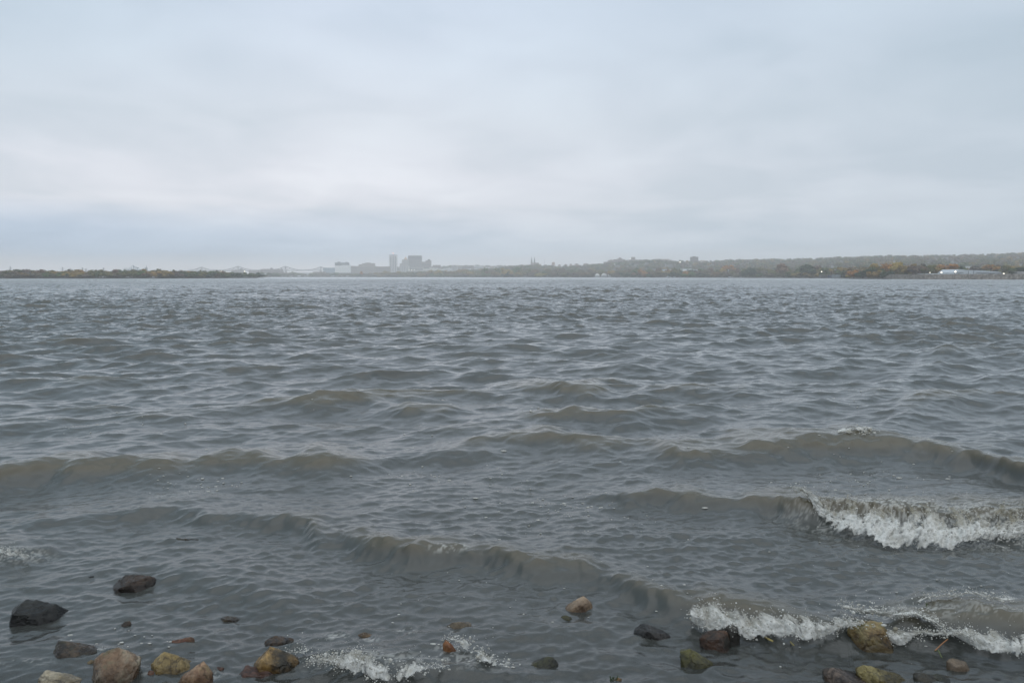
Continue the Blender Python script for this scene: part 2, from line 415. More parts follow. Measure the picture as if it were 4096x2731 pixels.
def build_water():
    ys = [1.2]
    while ys[-1] < 420: ys.append(ys[-1] + min(0.55, max(0.011, 0.0031 * ys[-1])))
    while ys[-1] < 1000: ys.append(ys[-1] + min(1.2, ys[-1] * 0.0013))
    ys = np.array(ys); ys2 = np.geomspace(1010, 5000, 50)
    ys = np.concatenate([ys, ys2])
    nc = 1000
    ts = np.linspace(-1, 1, nc)
    hw = 0.74 * ys + 2.2
    Y = np.repeat(ys[:, None], nc, 1); Xg = ts[None, :] * hw[:, None]
    dy = np.gradient(ys); dx = 2 * hw / nc
    spc = np.repeat(np.maximum(dy, dx)[:, None], nc, 1)
    x, y, s = Xg.ravel(), Y.ravel(), spc.ravel()
    XX = x.copy(); YY = y.copy(); ZZ = np.zeros_like(x)
    m = y < 30
    XX[m], YY[m], ZZ[m] = water_pos(x[m], y[m], s[m], True)
    m = (y >= 30) & (y < 1005)
    a, b, c = water_pos(x[m], y[m], s[m], False)
    fade = 1 - sstep(850, 1000, y[m])
    XX[m] = x[m] + (a - x[m]) * fade; YY[m] = y[m] + (b - y[m]) * fade; ZZ[m] = c * fade
    nr = len(ys)
    idx = np.arange(nr * nc).reshape(nr, nc)
    f = np.stack([idx[:-1, :-1], idx[:-1, 1:], idx[1:, 1:], idx[1:, :-1]], -1).reshape(-1, 4)
    me = mesh_np('water', np.stack([XX, YY, ZZ], -1), f, True)
    # opacity of the murky water from its real depth, thin foam, surface roughness of waves too small for the mesh
    depth = np.maximum(ZZ - bed_z(YY), 0.0)
    opac = 1 - np.exp(-9.0 * depth) * (1 - sstep(0.16, 0.30, depth))
    foam = np.zeros_like(x)
    mm = y < 14
    xm, ym = XX[mm], YY[mm]
    den = np.zeros(xm.shape)
    for px, py, rx, ry, amt in LACE:
        g = ground(px, py, 0.08)
        den = np.maximum(den, amt * np.exp(-(((xm - g[0]) / rx) ** 2 + ((ym - g[1]) / ry) ** 2)))
    cell = np.abs(fbm(xm * 15, ym * 24, 31, 4, .6) - 0.5) * 2          # vein pattern
    vein = 1 - sstep(0.02, 0.12, cell)
    blob = sstep(0.60, 0.70, fbm(xm * 36, ym * 60, 55, 3)) * 0.8
    fo = 0.6 * np.clip(den * 1.2 - 0.15, 0, 1) * np.maximum(vein * 0.8, blob)
    foam[mm] = np.clip(fo, 0, 1)
    crest_glow = np.where(y < 16, sstep(0.04, 0.14, ZZ + 0.05 * (fbm(XX * 1.5, YY * 2.5, 44, 3) - .5)), sstep(0.08, 0.2, ZZ) * .5)
    for nm, arr in (('crest_glow', crest_glow), ('opacity', opac), ('foam', foam), ('unresolved', sstep(8, 260, y))):
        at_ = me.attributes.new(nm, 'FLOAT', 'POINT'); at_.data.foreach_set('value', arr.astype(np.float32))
    m, nt, out = new_mat('murky_lake_water')
    geo = N(nt, 'ShaderNodeNewGeometry')
    mp = N(nt, 'ShaderNodeMapping'); mp.inputs['Scale'].default_value = (1.0, 1.7, 1.0); mp.inputs['Rotation'].default_value = (0, 0, math.radians(12))
    nt.links.new(geo.outputs['Position'], mp.inputs['Vector'])
    w1 = N(nt, 'ShaderNodeTexNoise', Scale=9.0, Detail=6.0, Roughness=0.66, Distortion=0.5); nt.links.new(mp.outputs[0], w1.inputs['Vector'])
    w2 = N(nt, 'ShaderNodeTexNoise', Scale=1.4, Detail=4.0, Roughness=0.6, Distortion=0.3); nt.links.new(mp.outputs[0], w2.inputs['Vector'])
    un = N(nt, 'ShaderNodeAttribute', attribute_name='unresolved')
    b1 = N(nt, 'ShaderNodeBump', Strength=1.0, Distance=0.0036); nt.links.new(w1.outputs['Fac'], b1.inputs['Height'])
    b2 = N(nt, 'ShaderNodeBump', Distance=0.22); nt.links.new(w2.outputs['Fac'], b2.inputs['Height']); nt.links.new(b1.outputs[0], b2.inputs['Normal'])
    nt.links.new(math_n(nt, 'MULTIPLY', un.outputs['Fac'], 1.0), b2.inputs['Strength'])
    fr = N(nt, 'ShaderNodeFresnel', IOR=1.48); nt.links.new(b2.outputs[0], fr.inputs['Normal'])
    gl = N(nt, 'ShaderNodeBsdfGlossy'); gl.inputs['Color'].default_value = (1, 1, 1, 1)
    nt.links.new(math_n(nt, 'ADD', math_n(nt, 'MULTIPLY', un.outputs['Fac'], 0.14), 0.14), gl.inputs['Roughness']); nt.links.new(b2.outputs[0], gl.inputs['Normal'])
    df = N(nt, 'ShaderNodeBsdfDiffuse')
    mud = N(nt, 'ShaderNodeTexNoise', Scale=0.35, Detail=3.0); nt.links.new(geo.outputs['Position'], mud.inputs['Vector'])
    df_c = mixc(nt, mud.outputs['Fac'], (0.036, 0.040, 0.038, 1), (0.050, 0.053, 0.048, 1))
    si = N(nt, 'ShaderNodeAttribute', attribute_name='crest_glow')       # light through thin crests, painted into the body colour by wave height
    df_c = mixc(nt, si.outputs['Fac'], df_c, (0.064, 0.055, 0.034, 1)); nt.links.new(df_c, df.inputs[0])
    tr = N(nt, 'ShaderNodeBsdfTransparent'); tr.inputs[0].default_value = (0.85, 0.82, 0.7, 1)
    op = N(nt, 'ShaderNodeAttribute', attribute_name='opacity')
    mb = N(nt, 'ShaderNodeMixShader'); nt.links.new(op.outputs['Fac'], mb.inputs[0]); nt.links.new(tr.outputs[0], mb.inputs[1]); nt.links.new(df.outputs[0], mb.inputs[2])
    mg = N(nt, 'ShaderNodeMixShader'); nt.links.new(fr.outputs[0], mg.inputs[0]); nt.links.new(mb.outputs[0], mg.inputs[1]); nt.links.new(gl.outputs[0], mg.inputs[2])
    wf_ = N(nt, 'ShaderNodeBsdfDiffuse'); wf_.inputs[0].default_value = (0.62, 0.62, 0.59, 1)
    fo_ = N(nt, 'ShaderNodeAttribute', attribute_name='foam')
    mf = N(nt, 'ShaderNodeMixShader'); nt.links.new(fo_.outputs['Fac'], mf.inputs[0]); nt.links.new(mg.outputs[0], mf.inputs[1]); nt.links.new(wf_.outputs[0], mf.inputs[2])
    nt.links.new(mf.outputs[0], out.inputs[0])
    me.materials.append(m)
    tag(link(bpy.data.objects.new('water', me)), kind='structure')
build_water()

# ------------------------------------------------------------------ FOAM of the breaking waves (one uncountable mass)
ICO_V = []; ICO_F = []
def _ico():
    bm = bmesh.new(); bmesh.ops.create_icosphere(bm, subdivisions=1, radius=1.0)
    v = np.array([p.co[:] for p in bm.verts]); bm.verts.ensure_lookup_table()
    f = np.array([[q.index for q in fc.verts] for fc in bm.faces]); bm.free(); return v, f
ICO_V, ICO_F = _ico()

def polyline(pts, z, n):
    P = np.array([ground(a, b, z if np.isscalar(z) else z[i]) for i, (a, b) in enumerate(pts)])
    d = np.r_[0, np.cumsum(np.linalg.norm(np.diff(P, axis=0), axis=1))]
    s = np.linspace(0, d[-1], n)
    return np.stack([np.interp(s, d, P[:, i]) for i in range(3)], 1)

FV, FF, FT, FA = [], [], [], []           # vertices, triangles, tint
def f_add(v, f, t, al=0.9):
    b = sum(len(q) for q in FV); FV.append(v); FF.append(f + b); FT.append(np.broadcast_to(t, (len(v),)).astype(float)); FA.append(np.broadcast_to(al, (len(v),)).astype(float))

def foam_band(top, base, ztop, seed, bulge=0.06, density=0.55, drops=900, rough=0.85, brown=0.6):
    L = 0
    A = polyline(top, ztop, 60); L = np.linalg.norm(np.diff(A, axis=0), axis=1).sum()
    n = int(L / 0.0075); A = polyline(top, ztop, n); B = polyline(base, 0.0, n)
    w = np.linalg.norm(A - B, axis=1).mean(); m = max(16, int(w / 0.0075))
    u = np.linspace(0, 1, n)[:, None]; v = np.linspace(-0.05, 1.12, m)[None, :]
    P = A[:, None, :] * (1 - v[..., None]) + B[:, None, :] * v[..., None]
    S = u * L + 0 * v; V = v * w + 0 * u
    edge = np.sin(np.clip(v, 0, 1) * PI)
    big = fbm(S * 4.5, V * 4.5, seed, 2); mid = 1 - np.abs(2 * fbm(S * 13, V * 13, seed + 7, 3) - 1); fine = 1 - np.abs(2 * fbm(S * 38, V * 38, seed + 13, 2) - 1)
    streak = 0.5 * fbm(S * 26, V * 7, seed + 51, 3) + 0.5 * fbm(S * 16, V * 14, seed + 57, 3)
    disp = (big - 0.4) * 0.09 * rough + (mid - 0.5) * 0.055 * rough + (fine - 0.5) * 0.030 * rough + (streak - 0.5) * 0.07 * rough
    x = P[..., 0] + (fbm(S * 20, V * 20, seed + 3, 2) - 0.5) * 0.03
    y = P[..., 1] - 0.03 - bulge * edge * 0.8 - disp * 0.7
    wz = water_z(x.ravel(), y.ravel()).reshape(n, m)
    z = np.maximum(P[..., 2] * 0.55 + wz * 0.45, wz + 0.004) + bulge * edge * 0.55 + disp * 0.8
    z = np.maximum(z, wz + 0.002 + 0.5 * np.maximum(disp, 0))
    # ragged cover: full near the toe, torn open towards the crest and at both ends
    vv = np.clip(v, 0, 1) + 0 * u
    cover = density + 0.12 + 0.40 * sstep(0.15, 0.65, vv) - 0.85 * sstep(0.78, 1.12, v + 0 * u) - 0.35 * (1 - sstep(0.0, 0.2, vv))
    cover = cover - 0.5 * (1 - sstep(0.0, 0.06, u)) - 0.5 * sstep(0.94, 1.0, u)
    nz = 0.34 * fbm(S * 9, V * 5, seed + 21, 3) + 0.36 * fbm(S * 42, V * 24, seed + 33, 3) + 0.30 * streak
    thr = 0.30 + 0.34 * cover
    alpha = 1 - sstep(-0.07, 0.06, nz - thr)
    keep = alpha > 0.04
    idx = np.arange(n * m).reshape(n, m)
    q = np.stack([idx[:-1, :-1], idx[1:, :-1], idx[1:, 1:], idx[:-1, 1:]], -1).reshape(-1, 4)
    kq = keep.ravel()[q].sum(1) >= 3
    q = q[kq]
    tri = np.concatenate([q[:, [0, 1, 2]], q[:, [0, 2, 3]]])
    tint = np.clip(brown * (1 - sstep(0.2, 0.6, vv + (big - 0.5) * 0.5)) + 0.55 * (1 - mid) + 1.4 * (0.5 - fine) * 0.5 + 0.9 * (0.5 - streak), 0, 1)
    f_add(np.stack([x, y, z], -1).reshape(-1, 3), tri, tint.ravel(), (alpha * (0.93 - 0.25 * (1 - sstep(.1, .5, vv)))).ravel())
    # froth and droplets thrown off the roller
    r = np.random.default_rng(seed); drops = int(drops * .75)
    ok = np.argwhere(keep)
    pick = ok[r.integers(0, len(ok), drops)]
    i, j = pick[:, 0], pick[:, 1]
    c = np.stack([x[i, j], y[i, j], z[i, j]], -1) + np.stack([r.normal(0, .025, drops), r.normal(-.015, .03, drops), np.abs(r.normal(0, .018, drops))], -1)
    rad = r.gamma(1.5, 0.0011, drops) + 0.0011
    k = r.random(drops) < 0.05
    c[k, 2] += r.random(k.sum()) * 0.10; rad[k] *= 0.6
    sc = np.stack([rad * r.uniform(.7, 1.6, drops), rad * r.uniform(.7, 1.4, drops), rad * r.uniform(.6, 1.3, drops)], -1)
    vs = (ICO_V[None] * sc[:, None, :] + c[:, None, :]).reshape(-1, 3)
    fs = (ICO_F[None] + (np.arange(drops) * len(ICO_V))[:, None, None]).reshape(-1, 3)
    f_add(vs, fs, np.repeat(np.clip(r.normal(.3, .2, drops), 0, 1), len(ICO_V)))

foam_band([(3130, 1985), (3300, 2003), (3500, 2010), (3800, 2020), (4096, 2035), (4350, 2050)],
          [(3150, 2025), (3300, 2105), (3390, 2140), (3510, 2176), (3697, 2170), (3814, 2172), (4034, 2140), (4350, 2105)], 0.15, 40, 0.085, 0.42, 4200, 1.1, 0.9)
foam_band([(2715, 2415), (2850, 2400), (2960, 2425), (3080, 2440), (3230, 2455), (3350, 2465), (3430, 2470)],
          [(2735, 2485), (2850, 2515), (2960, 2545), (3100, 2545), (3220, 2568), (3340, 2548), (3430, 2525)], 0.10, 60, 0.075, 0.52, 2200, 1.0, 0.55)
foam_band([(3300, 2412), (3500, 2440), (3700, 2465), (3830, 2490), (3960, 2505), (4096, 2500), (4350, 2500)],
          [(3340, 2450), (3540, 2508), (3700, 2520), (3830, 2560), (3930, 2608), (4030, 2618), (4350, 2580)], 0.10, 80, 0.06, 0.52, 2000, 0.9, 0.45)
foam_band([(3480, 2500), (3600, 2500), (3720, 2510), (3860, 2520)], [(3500, 2560), (3580, 2568), (3680, 2556), (3840, 2540)], 0.07, 95, 0.04, 0.60, 700, 0.8, 0.5)
foam_band([(3640, 2415), (3780, 2395), (3900, 2400), (4010, 2440)], [(3660, 2435), (3780, 2440), (3900, 2450), (4030, 2465)], 0.07, 99, 0.02, 0.40, 420, 0.6, 0.4)
foam_band([(1215, 2600), (1300, 2605), (1420, 2598), (1560, 2618), (1700, 2610), (1800, 2640)],
          [(1240, 2645), (1340, 2668), (1450, 2705), (1540, 2725), (1650, 2718), (1790, 2675)], 0.07, 120, 0.045, 0.28, 1300, 0.8, 0.6)
foam_band([(1780, 2545), (1850, 2535), (1930, 2560), (2000, 2600), (2050, 2620)], [(1790, 2570), (1850, 2600), (1920, 2650), (1990, 2665), (2050, 2660)], 0.06, 140, 0.03, 0.10, 420, 0.7, 0.6)
foam_band([(1150, 2580), (1200, 2585), (1260, 2590)], [(1150, 2600), (1200, 2612), (1260, 2612)], 0.05, 150, 0.02, 0.2, 120, 0.6, 0.4)
foam_band([(-250, 2160), (-60, 2165), (60, 2180), (150, 2205)], [(-250, 2215), (-60, 2220), (60, 2232), (160, 2235)], 0.07, 160, 0.03, 0.25, 420, 0.7, 0.5)
foam_band([(3330, 1732), (3420, 1738), (3500, 1738)], [(3345, 1756), (3420, 1772), (3500, 1758)], 0.21, 170, 0.02, 0.30, 200, 0.45, 0.5)
#foam_band([(1730, 2180), (1790, 2178), (1830, 2185)], [(1740, 2205), (1790, 2220), (1830, 2210)], 0.16, 180, 0.015, 0.08, 90, 0.5, 0.5)

def specks():
    r = np.random.default_rng(77)
    pts = []
    for _ in range(300):
        px = r.uniform(-100, 4200); py = 1560 + (2650 - 1560) * r.random() ** 1.2
        g = ground(px, py, 0.03)
        if vnoise(g[0] * .5, g[1] * .8, 91) > 0.50: pts.append(g)
    for (px, py, sx, sy, n) in [(3400, 1880, 260, 120, 50), (2300, 2050, 300, 60, 45), (2150, 1640, 60, 15, 12), (2300, 1990, 200, 40, 20), (800, 1930, 200, 40, 35), (400, 1690, 200, 40, 12), (3800, 2060, 200, 20, 10), (1850, 1880, 250, 50, 25), (500, 2540, 200, 60, 20)]:
        for _ in range(n): pts.append(ground(r.normal(px, sx / 1.6), r.normal(py, sy / 1.6), 0.03))
    P = np.array(pts); z = water_z(P[:, 0], P[:, 1])
    n = len(P); rad = r.gamma(2.0, 0.0022, n) + 0.0032
    rad *= np.clip(P[:, 1] / 8.0, 0.7, 1.4)
    sc = np.stack([rad * r.uniform(.9, 2.2, n), rad * 1.0, rad * 0.45], -1)
    c = np.stack([P[:, 0], P[:, 1], z + 0.003], -1)
    X2, Y2, Z2 = water_pos(P[:, 0], P[:, 1], np.full(n, .02)); c = np.stack([X2, Y2, Z2 + 0.003], -1)
    vs = (ICO_V[None] * sc[:, None, :] + c[:, None, :]).reshape(-1, 3)
    fs = (ICO_F[None] + (np.arange(n) * len(ICO_V))[:, None, None]).reshape(-1, 3)
    f_add(vs, fs, 0.25)
specks()

def build_foam():
    me = mesh_np('foam', np.concatenate(FV), np.concatenate(FF), True)
    a = me.attributes.new('tint', 'FLOAT', 'POINT'); a.data.foreach_set('value', np.concatenate(FT).astype(np.float32))
    a2_ = me.attributes.new('cover', 'FLOAT', 'POINT'); a2_.data.foreach_set('value', np.concatenate(FA).astype(np.float32))
    m, nt, out = new_mat('white_water_foam')
    t = N(nt, 'ShaderNodeAttribute', attribute_name='tint')
    g = N(nt, 'ShaderNodeNewGeometry')
    nz = N(nt, 'ShaderNodeTexNoise', Scale=45.0, Detail=4.0, Roughness=0.65); nt.links.new(g.outputs['Position'], nz.inputs['Vector'])
    c = mixc(nt, t.outputs['Fac'], (0.70, 0.70, 0.67, 1), (0.26, 0.235, 0.17, 1))
    r = ramp(nt, [(0.3, (0.75, 0.75, 0.75, 1)), (0.6, (1.08, 1.08, 1.08, 1))]); nt.links.new(nz.outputs['Fac'], r.inputs[0])
    c = mixc(nt, 1.0, c, r.outputs[0], 'MULTIPLY')
    d = N(nt, 'ShaderNodeBsdfDiffuse'); nt.links.new(c, d.inputs[0])
    tl = N(nt, 'ShaderNodeBsdfTranslucent'); nt.links.new(c, tl.inputs[0])
    bp = N(nt, 'ShaderNodeBump', Strength=0.7, Distance=0.008); nt.links.new(nz.outputs['Fac'], bp.inputs['Height']); nt.links.new(bp.outputs[0], d.inputs['Normal'])
    gl = N(nt, 'ShaderNodeBsdfGlossy', Roughness=0.35)
    mx = N(nt, 'ShaderNodeMixShader', Fac=0.25); nt.links.new(d.outputs[0], mx.inputs[1]); nt.links.new(tl.outputs[0], mx.inputs[2])
    m2 = N(nt, 'ShaderNodeMixShader', Fac=0.04); nt.links.new(mx.outputs[0], m2.inputs[1]); nt.links.new(gl.outputs[0], m2.inputs[2])
    ca_ = N(nt, 'ShaderNodeAttribute', attribute_name='cover'); tp = N(nt, 'ShaderNodeBsdfTransparent')
    m3 = N(nt, 'ShaderNodeMixShader'); nt.links.new(ca_.outputs['Fac'], m3.inputs[0]); nt.links.new(tp.outputs[0], m3.inputs[1]); nt.links.new(m2.outputs[0], m3.inputs[2])
    nt.links.new(m3.outputs[0], out.inputs[0])
    me.materials.append(m)
    tag(link(bpy.data.objects.new('foam', me)), 'white broken foam of the small waves at the shore', 'foam', kind='stuff')
build_foam()

# ------------------------------------------------------------------ ROCKS
_rockmats = {}
def rock_mat(c1, c2, moss=(0.05, 0.055, 0.015), mossamt=0.3, seed=0.0, wet=True):
    m, nt, out = new_mat('wet_stone')
    tc = N(nt, 'ShaderNodeTexCoord')
    mp = N(nt, 'ShaderNodeMapping'); mp.inputs['Location'].default_value = (seed * 3.1, seed * 1.7, seed)
    nt.links.new(tc.outputs['Object'], mp.inputs['Vector'])
    n1 = N(nt, 'ShaderNodeTexNoise', Scale=7.0, Detail=6.0, Roughness=0.62, Distortion=0.6); nt.links.new(mp.outputs[0], n1.inputs['Vector'])
    n2 = N(nt, 'ShaderNodeTexNoise', Scale=45.0, Detail=6.0, Roughness=0.7); nt.links.new(mp.outputs[0], n2.inputs['Vector'])
    n3 = N(nt, 'ShaderNodeTexNoise', Scale=11.0, Detail=5.0, Roughness=0.65); nt.links.new(mp.outputs[0], n3.inputs['Vector'])
    wp = mixc(nt, 0.25, mp.outputs[0], n1.outputs['Color'], 'ADD')
    vo = N(nt, 'ShaderNodeTexVoronoi', Scale=5.0, feature='DISTANCE_TO_EDGE'); nt.links.new(wp, vo.inputs['Vector'])
    r1 = ramp(nt, [(0.41, (*c1, 1)), (0.58, (*c2, 1))]); nt.links.new(n1.outputs['Fac'], r1.inputs[0])
    r2 = ramp(nt, [(0.3, (0.5, 0.5, 0.5, 1)), (0.7, (1.2, 1.2, 1.2, 1))]); nt.links.new(n2.outputs['Fac'], r2.inputs[0])
    c = mixc(nt, 1.0, r1.outputs[0], r2.outputs[0], 'MULTIPLY')
    lo = 0.62 - 0.28 * mossamt
    rm = ramp(nt, [(lo, (0, 0, 0, 1)), (lo + 0.08, (1, 1, 1, 1))]); nt.links.new(n3.outputs['Fac'], rm.inputs[0])
    c = mixc(nt, math_n(nt, 'MULTIPLY', rm.outputs[0], min(1, mossamt * 1.6)), c, (*moss, 1))
    ck = ramp(nt, [(0.0, (0.25, 0.22, 0.2, 1)), (0.05, (1, 1, 1, 1))]); nt.links.new(vo.outputs['Distance'], ck.inputs[0])
    c = mixc(nt, 0.8, c, ck.outputs[0], 'MULTIPLY')
    b = N(nt, 'ShaderNodeBsdfPrincipled'); b.inputs['Specular IOR Level'].default_value = 0.28
    # the splashed lower part is soaked: darker and glossier stone
    ge = N(nt, 'ShaderNodeNewGeometry'); sz = N(nt, 'ShaderNodeSeparateXYZ'); nt.links.new(ge.outputs['Position'], sz.inputs[0])
    wz = math_n(nt, 'ADD', sz.outputs[2], math_n(nt, 'MULTIPLY', math_n(nt, 'SUBTRACT', n3.outputs['Fac'], 0.5), 0.16))
    wr = N(nt, 'ShaderNodeMapRange', **{'From Min': 0.01, 'From Max': 0.11, 'To Min': 1.0, 'To Max': 0.0}); nt.links.new(wz, wr.inputs[0])
    c = mixc(nt, math_n(nt, 'MULTIPLY', wr.outputs[0], 0.9), c, mixc(nt, 1.0, c, (0.22, 0.20, 0.18, 1), 'MULTIPLY'))
    nt.links.new(c, b.inputs['Base Color'])
    nt.links.new(math_n(nt, 'SUBTRACT', 0.45, math_n(nt, 'MULTIPLY', wr.outputs[0], 0.32)), b.inputs['Roughness'])
    hsum = math_n(nt, 'ADD', math_n(nt, 'MULTIPLY', n1.outputs['Fac'], 0.6), math_n(nt, 'MULTIPLY', n2.outputs['Fac'], 0.35))
    bp = N(nt, 'ShaderNodeBump', Strength=0.8, Distance=0.02); nt.links.new(hsum, bp.inputs['Height']); nt.links.new(bp.outputs[0], b.inputs['Normal'])
    nt.links.new(b.outputs[0], out.inputs[0])
    return m

CROP = {1: 0, 2: 900, 3: 1900, 4: 2996}
S_ = 1100 / 2352.0
def rock(label, crop, poly, base_cy, c1, c2, moss=(0.05, 0.055, 0.015), mossamt=0.25, seed=1, depth=0.8, zoff=0.0, ang=0.018, name='rock', cat='rock', extra=()):
    """poly: outline of the part seen, in pixels of the enlarged crop; base_cy: where it meets the water"""
    ox = CROP[crop]
    pts = [(ox + x * S_, 2000 + y * S_) for x, y in poly]
    bx = sum(p[0] for p in pts) / len(pts); by = 2000 + base_cy * S_
    g = ground(bx, by, 0.0); Y0 = g[1]
    Y0 += 0.52 * depth * (max(p[0] for p in pts) - min(p[0] for p in pts)) / F * Y0
    pyt, pyb = min(p[1] for p in pts), max(p[1] for p in pts)
    wpx = max(p[0] for p in pts) - min(p[0] for p in pts); W0 = wpx / F * Y0
    r = random.Random(seed)
    # the outline leans back: its upper points lie further away than its lower ones
    sil = np.array([at(px, py, Y0 + 0.34 * depth * W0 * ((pyb - py) / (pyb - pyt) - 0.4)) for px, py in pts])
    c = sil.mean(0); c[1] = Y0; w = np.ptp(sil[:, 0]); hgt = np.ptp(sil[:, 2])
    zb = float(bed_z(Y0)) - 0.04
    Yc = Y0
    keep_i = set(np.argmax(sil @ np.array([math.cos(a), 0, math.sin(a)])) for a in np.arange(0, 6.28, 0.9))
    V = [(p[0], p[1], p[2] + zoff) for i, p in enumerate(sil) if i in keep_i]
    xs = np.sort(sil[:, 0]); xmin, xmax = xs[0], xs[-1]; zlow = sil[:, 2].min()
    def top_z(x):                                  # height of the outline's upper edge at x
        best = zlow
        n = len(sil)
        for i in range(n):
            p, q = sil[i], sil[(i + 1) % n]
            if (p[0] - x) * (q[0] - x) <= 0 and abs(p[0] - q[0]) > 1e-6:
                t = (x - p[0]) / (q[0] - p[0]); best = max(best, p[2] + t * (q[2] - p[2]))
        return best
    nf = 2
    for k in range(nf):                            # brow of the front face: above it the lit top, below it the dark side
        u = (k + r.uniform(.3, .7)) / nf; x = xmin + (xmax - xmin) * (0.1 + 0.8 * u); tz = top_z(x)
        V.append((x, Yc - depth * w * r.uniform(.26, .42), zlow + (tz - zlow) * r.uniform(.50, .82) + zoff))
    for k in (0, 2):                             # foot of the front face
        x = xmin + (xmax - xmin) * (0.16 + 0.34 * k + r.uniform(-.05, .05))
        V.append((x, Yc - depth * w * r.uniform(.44, .54), zlow - 0.02 + zoff))
    for k in (0, 3):                             # the back
        x = xmin + (xmax - xmin) * (0.1 + 0.27 * k); tz = top_z(x)
        V.append((x, Yc + depth * w * r.uniform(.4, .6), zlow + (tz - zlow) * r.uniform(.3, .8) + zoff))
    for i in range(6):                             # the foot on the lake bed
        t = 2 * PI * i / 6 + 0.3
        V.append((c[0] + math.cos(t) * w * 0.44 * r.uniform(.85, 1.1), Yc + math.sin(t) * w * depth * 0.48, zb - r.uniform(0, .04)))
    for e in extra: V.append(e)
    bm = bmesh.new()
    for v in V: bm.verts.new((v[0] - c[0], v[1] - Yc, v[2]))
    res = bmesh.ops.convex_hull(bm, input=bm.verts)
    kill = [e for e in res['geom_interior'] + res['geom_unused'] if isinstance(e, bmesh.types.BMVert)]
    bmesh.ops.delete(bm, geom=list(set(kill)), context='VERTS')
    bmesh.ops.dissolve_limit(bm, angle_limit=math.radians(12), verts=bm.verts, edges=bm.edges)
    bmesh.ops.bevel(bm, geom=list(bm.edges), offset=0.014 * w, segments=1, profile=0.6, affect='EDGES', clamp_overlap=True)
    bmesh.ops.triangulate(bm, faces=bm.faces)
    for _ in range(5):
        lim = max(0.014, w * 0.055)
        long = [e for e in bm.edges if e.calc_length() > lim]
        if not long: break
        bmesh.ops.subdivide_edges(bm, edges=long, cuts=1, use_grid_fill=False)
        bmesh.ops.triangulate(bm, faces=[f for f in bm.faces if len(f.verts) > 3])
    r2 = random.Random(seed * 7 + 1)
    for k in range(7 if hgt > .32 * w else 2):                            # chip flat faces off the block
        th = r2.uniform(0, 2 * PI); nz_ = r2.uniform(-.05, .95); q = math.sqrt(max(0, 1 - nz_ * nz_))
        pn = Vector((math.cos(th) * q, math.sin(th) * q, nz_))
        ds = sorted(v.co.dot(pn) for v in bm.verts); lim_d = ds[-1] - r2.uniform(.01, .05) * w * min(1.0, 1.5 * hgt / w)
        for v in bm.verts:
            e_ = v.co.dot(pn) - lim_d
            if e_ > 0: v.co -= pn * e_ * 0.94
    bm.normal_update()
    off = Vector((seed * 3.7, seed * 1.3, seed * 2.1))
    fr = 2.2 / w
    for v in bm.verts:
        n1 = mnoise.fractal(v.co * fr + off, 1.0, 2.0, 3); n2 = mnoise.fractal(v.co * fr * 6 + off, 0.8, 2.0, 4)
        rid = abs(mnoise.noise(v.co * fr * 2.3 + off * 2))
        v.co += v.normal * (n1 * (0.012 if hgt > .32 * w else 0.045) + n2 * ang * 0.8 - 0.03 * max(0, 0.10 - rid) * 5) * w
    me = bpy.data.meshes.new(name); bm.to_mesh(me); bm.free()
    me.polygons.foreach_set('use_smooth', [True] * len(me.polygons))
    try: me.set_sharp_from_angle(angle=math.radians(26))
    except Exception: pass
    me.materials.append(rock_mat(c1, c2, moss, mossamt, seed))
    o = link(bpy.data.objects.new(name, me)); o.location = (c[0], Yc, 0); o.scale = (1.05, 1.0, 1.06)
    return tag(o, label, cat, 'stones in the shallow water')

BLK = ((0.008, 0.009, 0.009), (0.022, 0.023, 0.02)); BRN = ((0.06, 0.036, 0.02), (0.19, 0.11, 0.06)); TAN = ((0.24, 0.17, 0.08), (0.44, 0.34, 0.18))
RED = ((0.15, 0.06, 0.035), (0.36, 0.17, 0.10)); PALE = ((0.36, 0.30, 0.19), (0.62, 0.55, 0.40)); GRY = ((0.06, 0.06, 0.06), (0.15, 0.14, 0.13)); OCH = ((0.15, 0.09, 0.03), (0.40, 0.25, 0.10))
GRN = ((0.04, 0.042, 0.018), (0.10, 0.10, 0.04)); PNK = ((0.2, 0.12, 0.085), (0.38, 0.25, 0.18))
MOSS = (0.09, 0.085, 0.02); DK = (0.012, 0.013, 0.009)
R = rock
R('near-black boulder alone near the left edge of the photo', 1, [(115, 935), (170, 870), (230, 845), (330, 850), (405, 845), (440, 870), (480, 890), (515, 960), (510, 1050), (400, 1085), (250, 1080), (160, 1020)], 1070, *BLK, DK, .2, 1)
R('dark brown angular boulder with flat top, farthest stone out at left', 1, [(920, 775), (1060, 660), (1090, 625), (1180, 615), (1250, 615), (1290, 645), (1320, 695), (1290, 740), (1150, 790), (1000, 795)], 780, (0.035, 0.022, 0.014), (0.095, 0.058, 0.036), DK, .35, 2, .7)
R('dark stone tip awash under a small wave hump, above the brown angular boulder', 1, [(1460, 350), (1520, 325), (1600, 335), (1690, 335), (1680, 365), (1560, 372)], 368, (0.03, 0.025, 0.015), (0.09, 0.07, 0.03), DK, .4, 3, .6)
R('small brown stone between the black boulder and the elongated rusty stone', 1, [(1005, 1095), (1060, 1040), (1110, 1030), (1125, 1060), (1090, 1100), (1020, 1112)], 1100, *BRN, DK, .3, 4)
R('thin dark stone tip with an ochre fleck, barely above the water', 1, [(1890, 1010), (1930, 990), (2000, 995), (2050, 1012), (1990, 1030), (1920, 1028)], 1028, (0.03, 0.03, 0.03), (0.12, 0.09, 0.05), DK, .4, 5, .6)
R('long narrow rusty stone with its pale end pointing up to the right', 1, [(1430, 1235), (1480, 1200), (1560, 1212), (1650, 1165), (1662, 1195), (1600, 1240), (1540, 1275), (1460, 1265)], 1265, *RED, (0.16, 0.11, 0.06), .3, 6, .45)
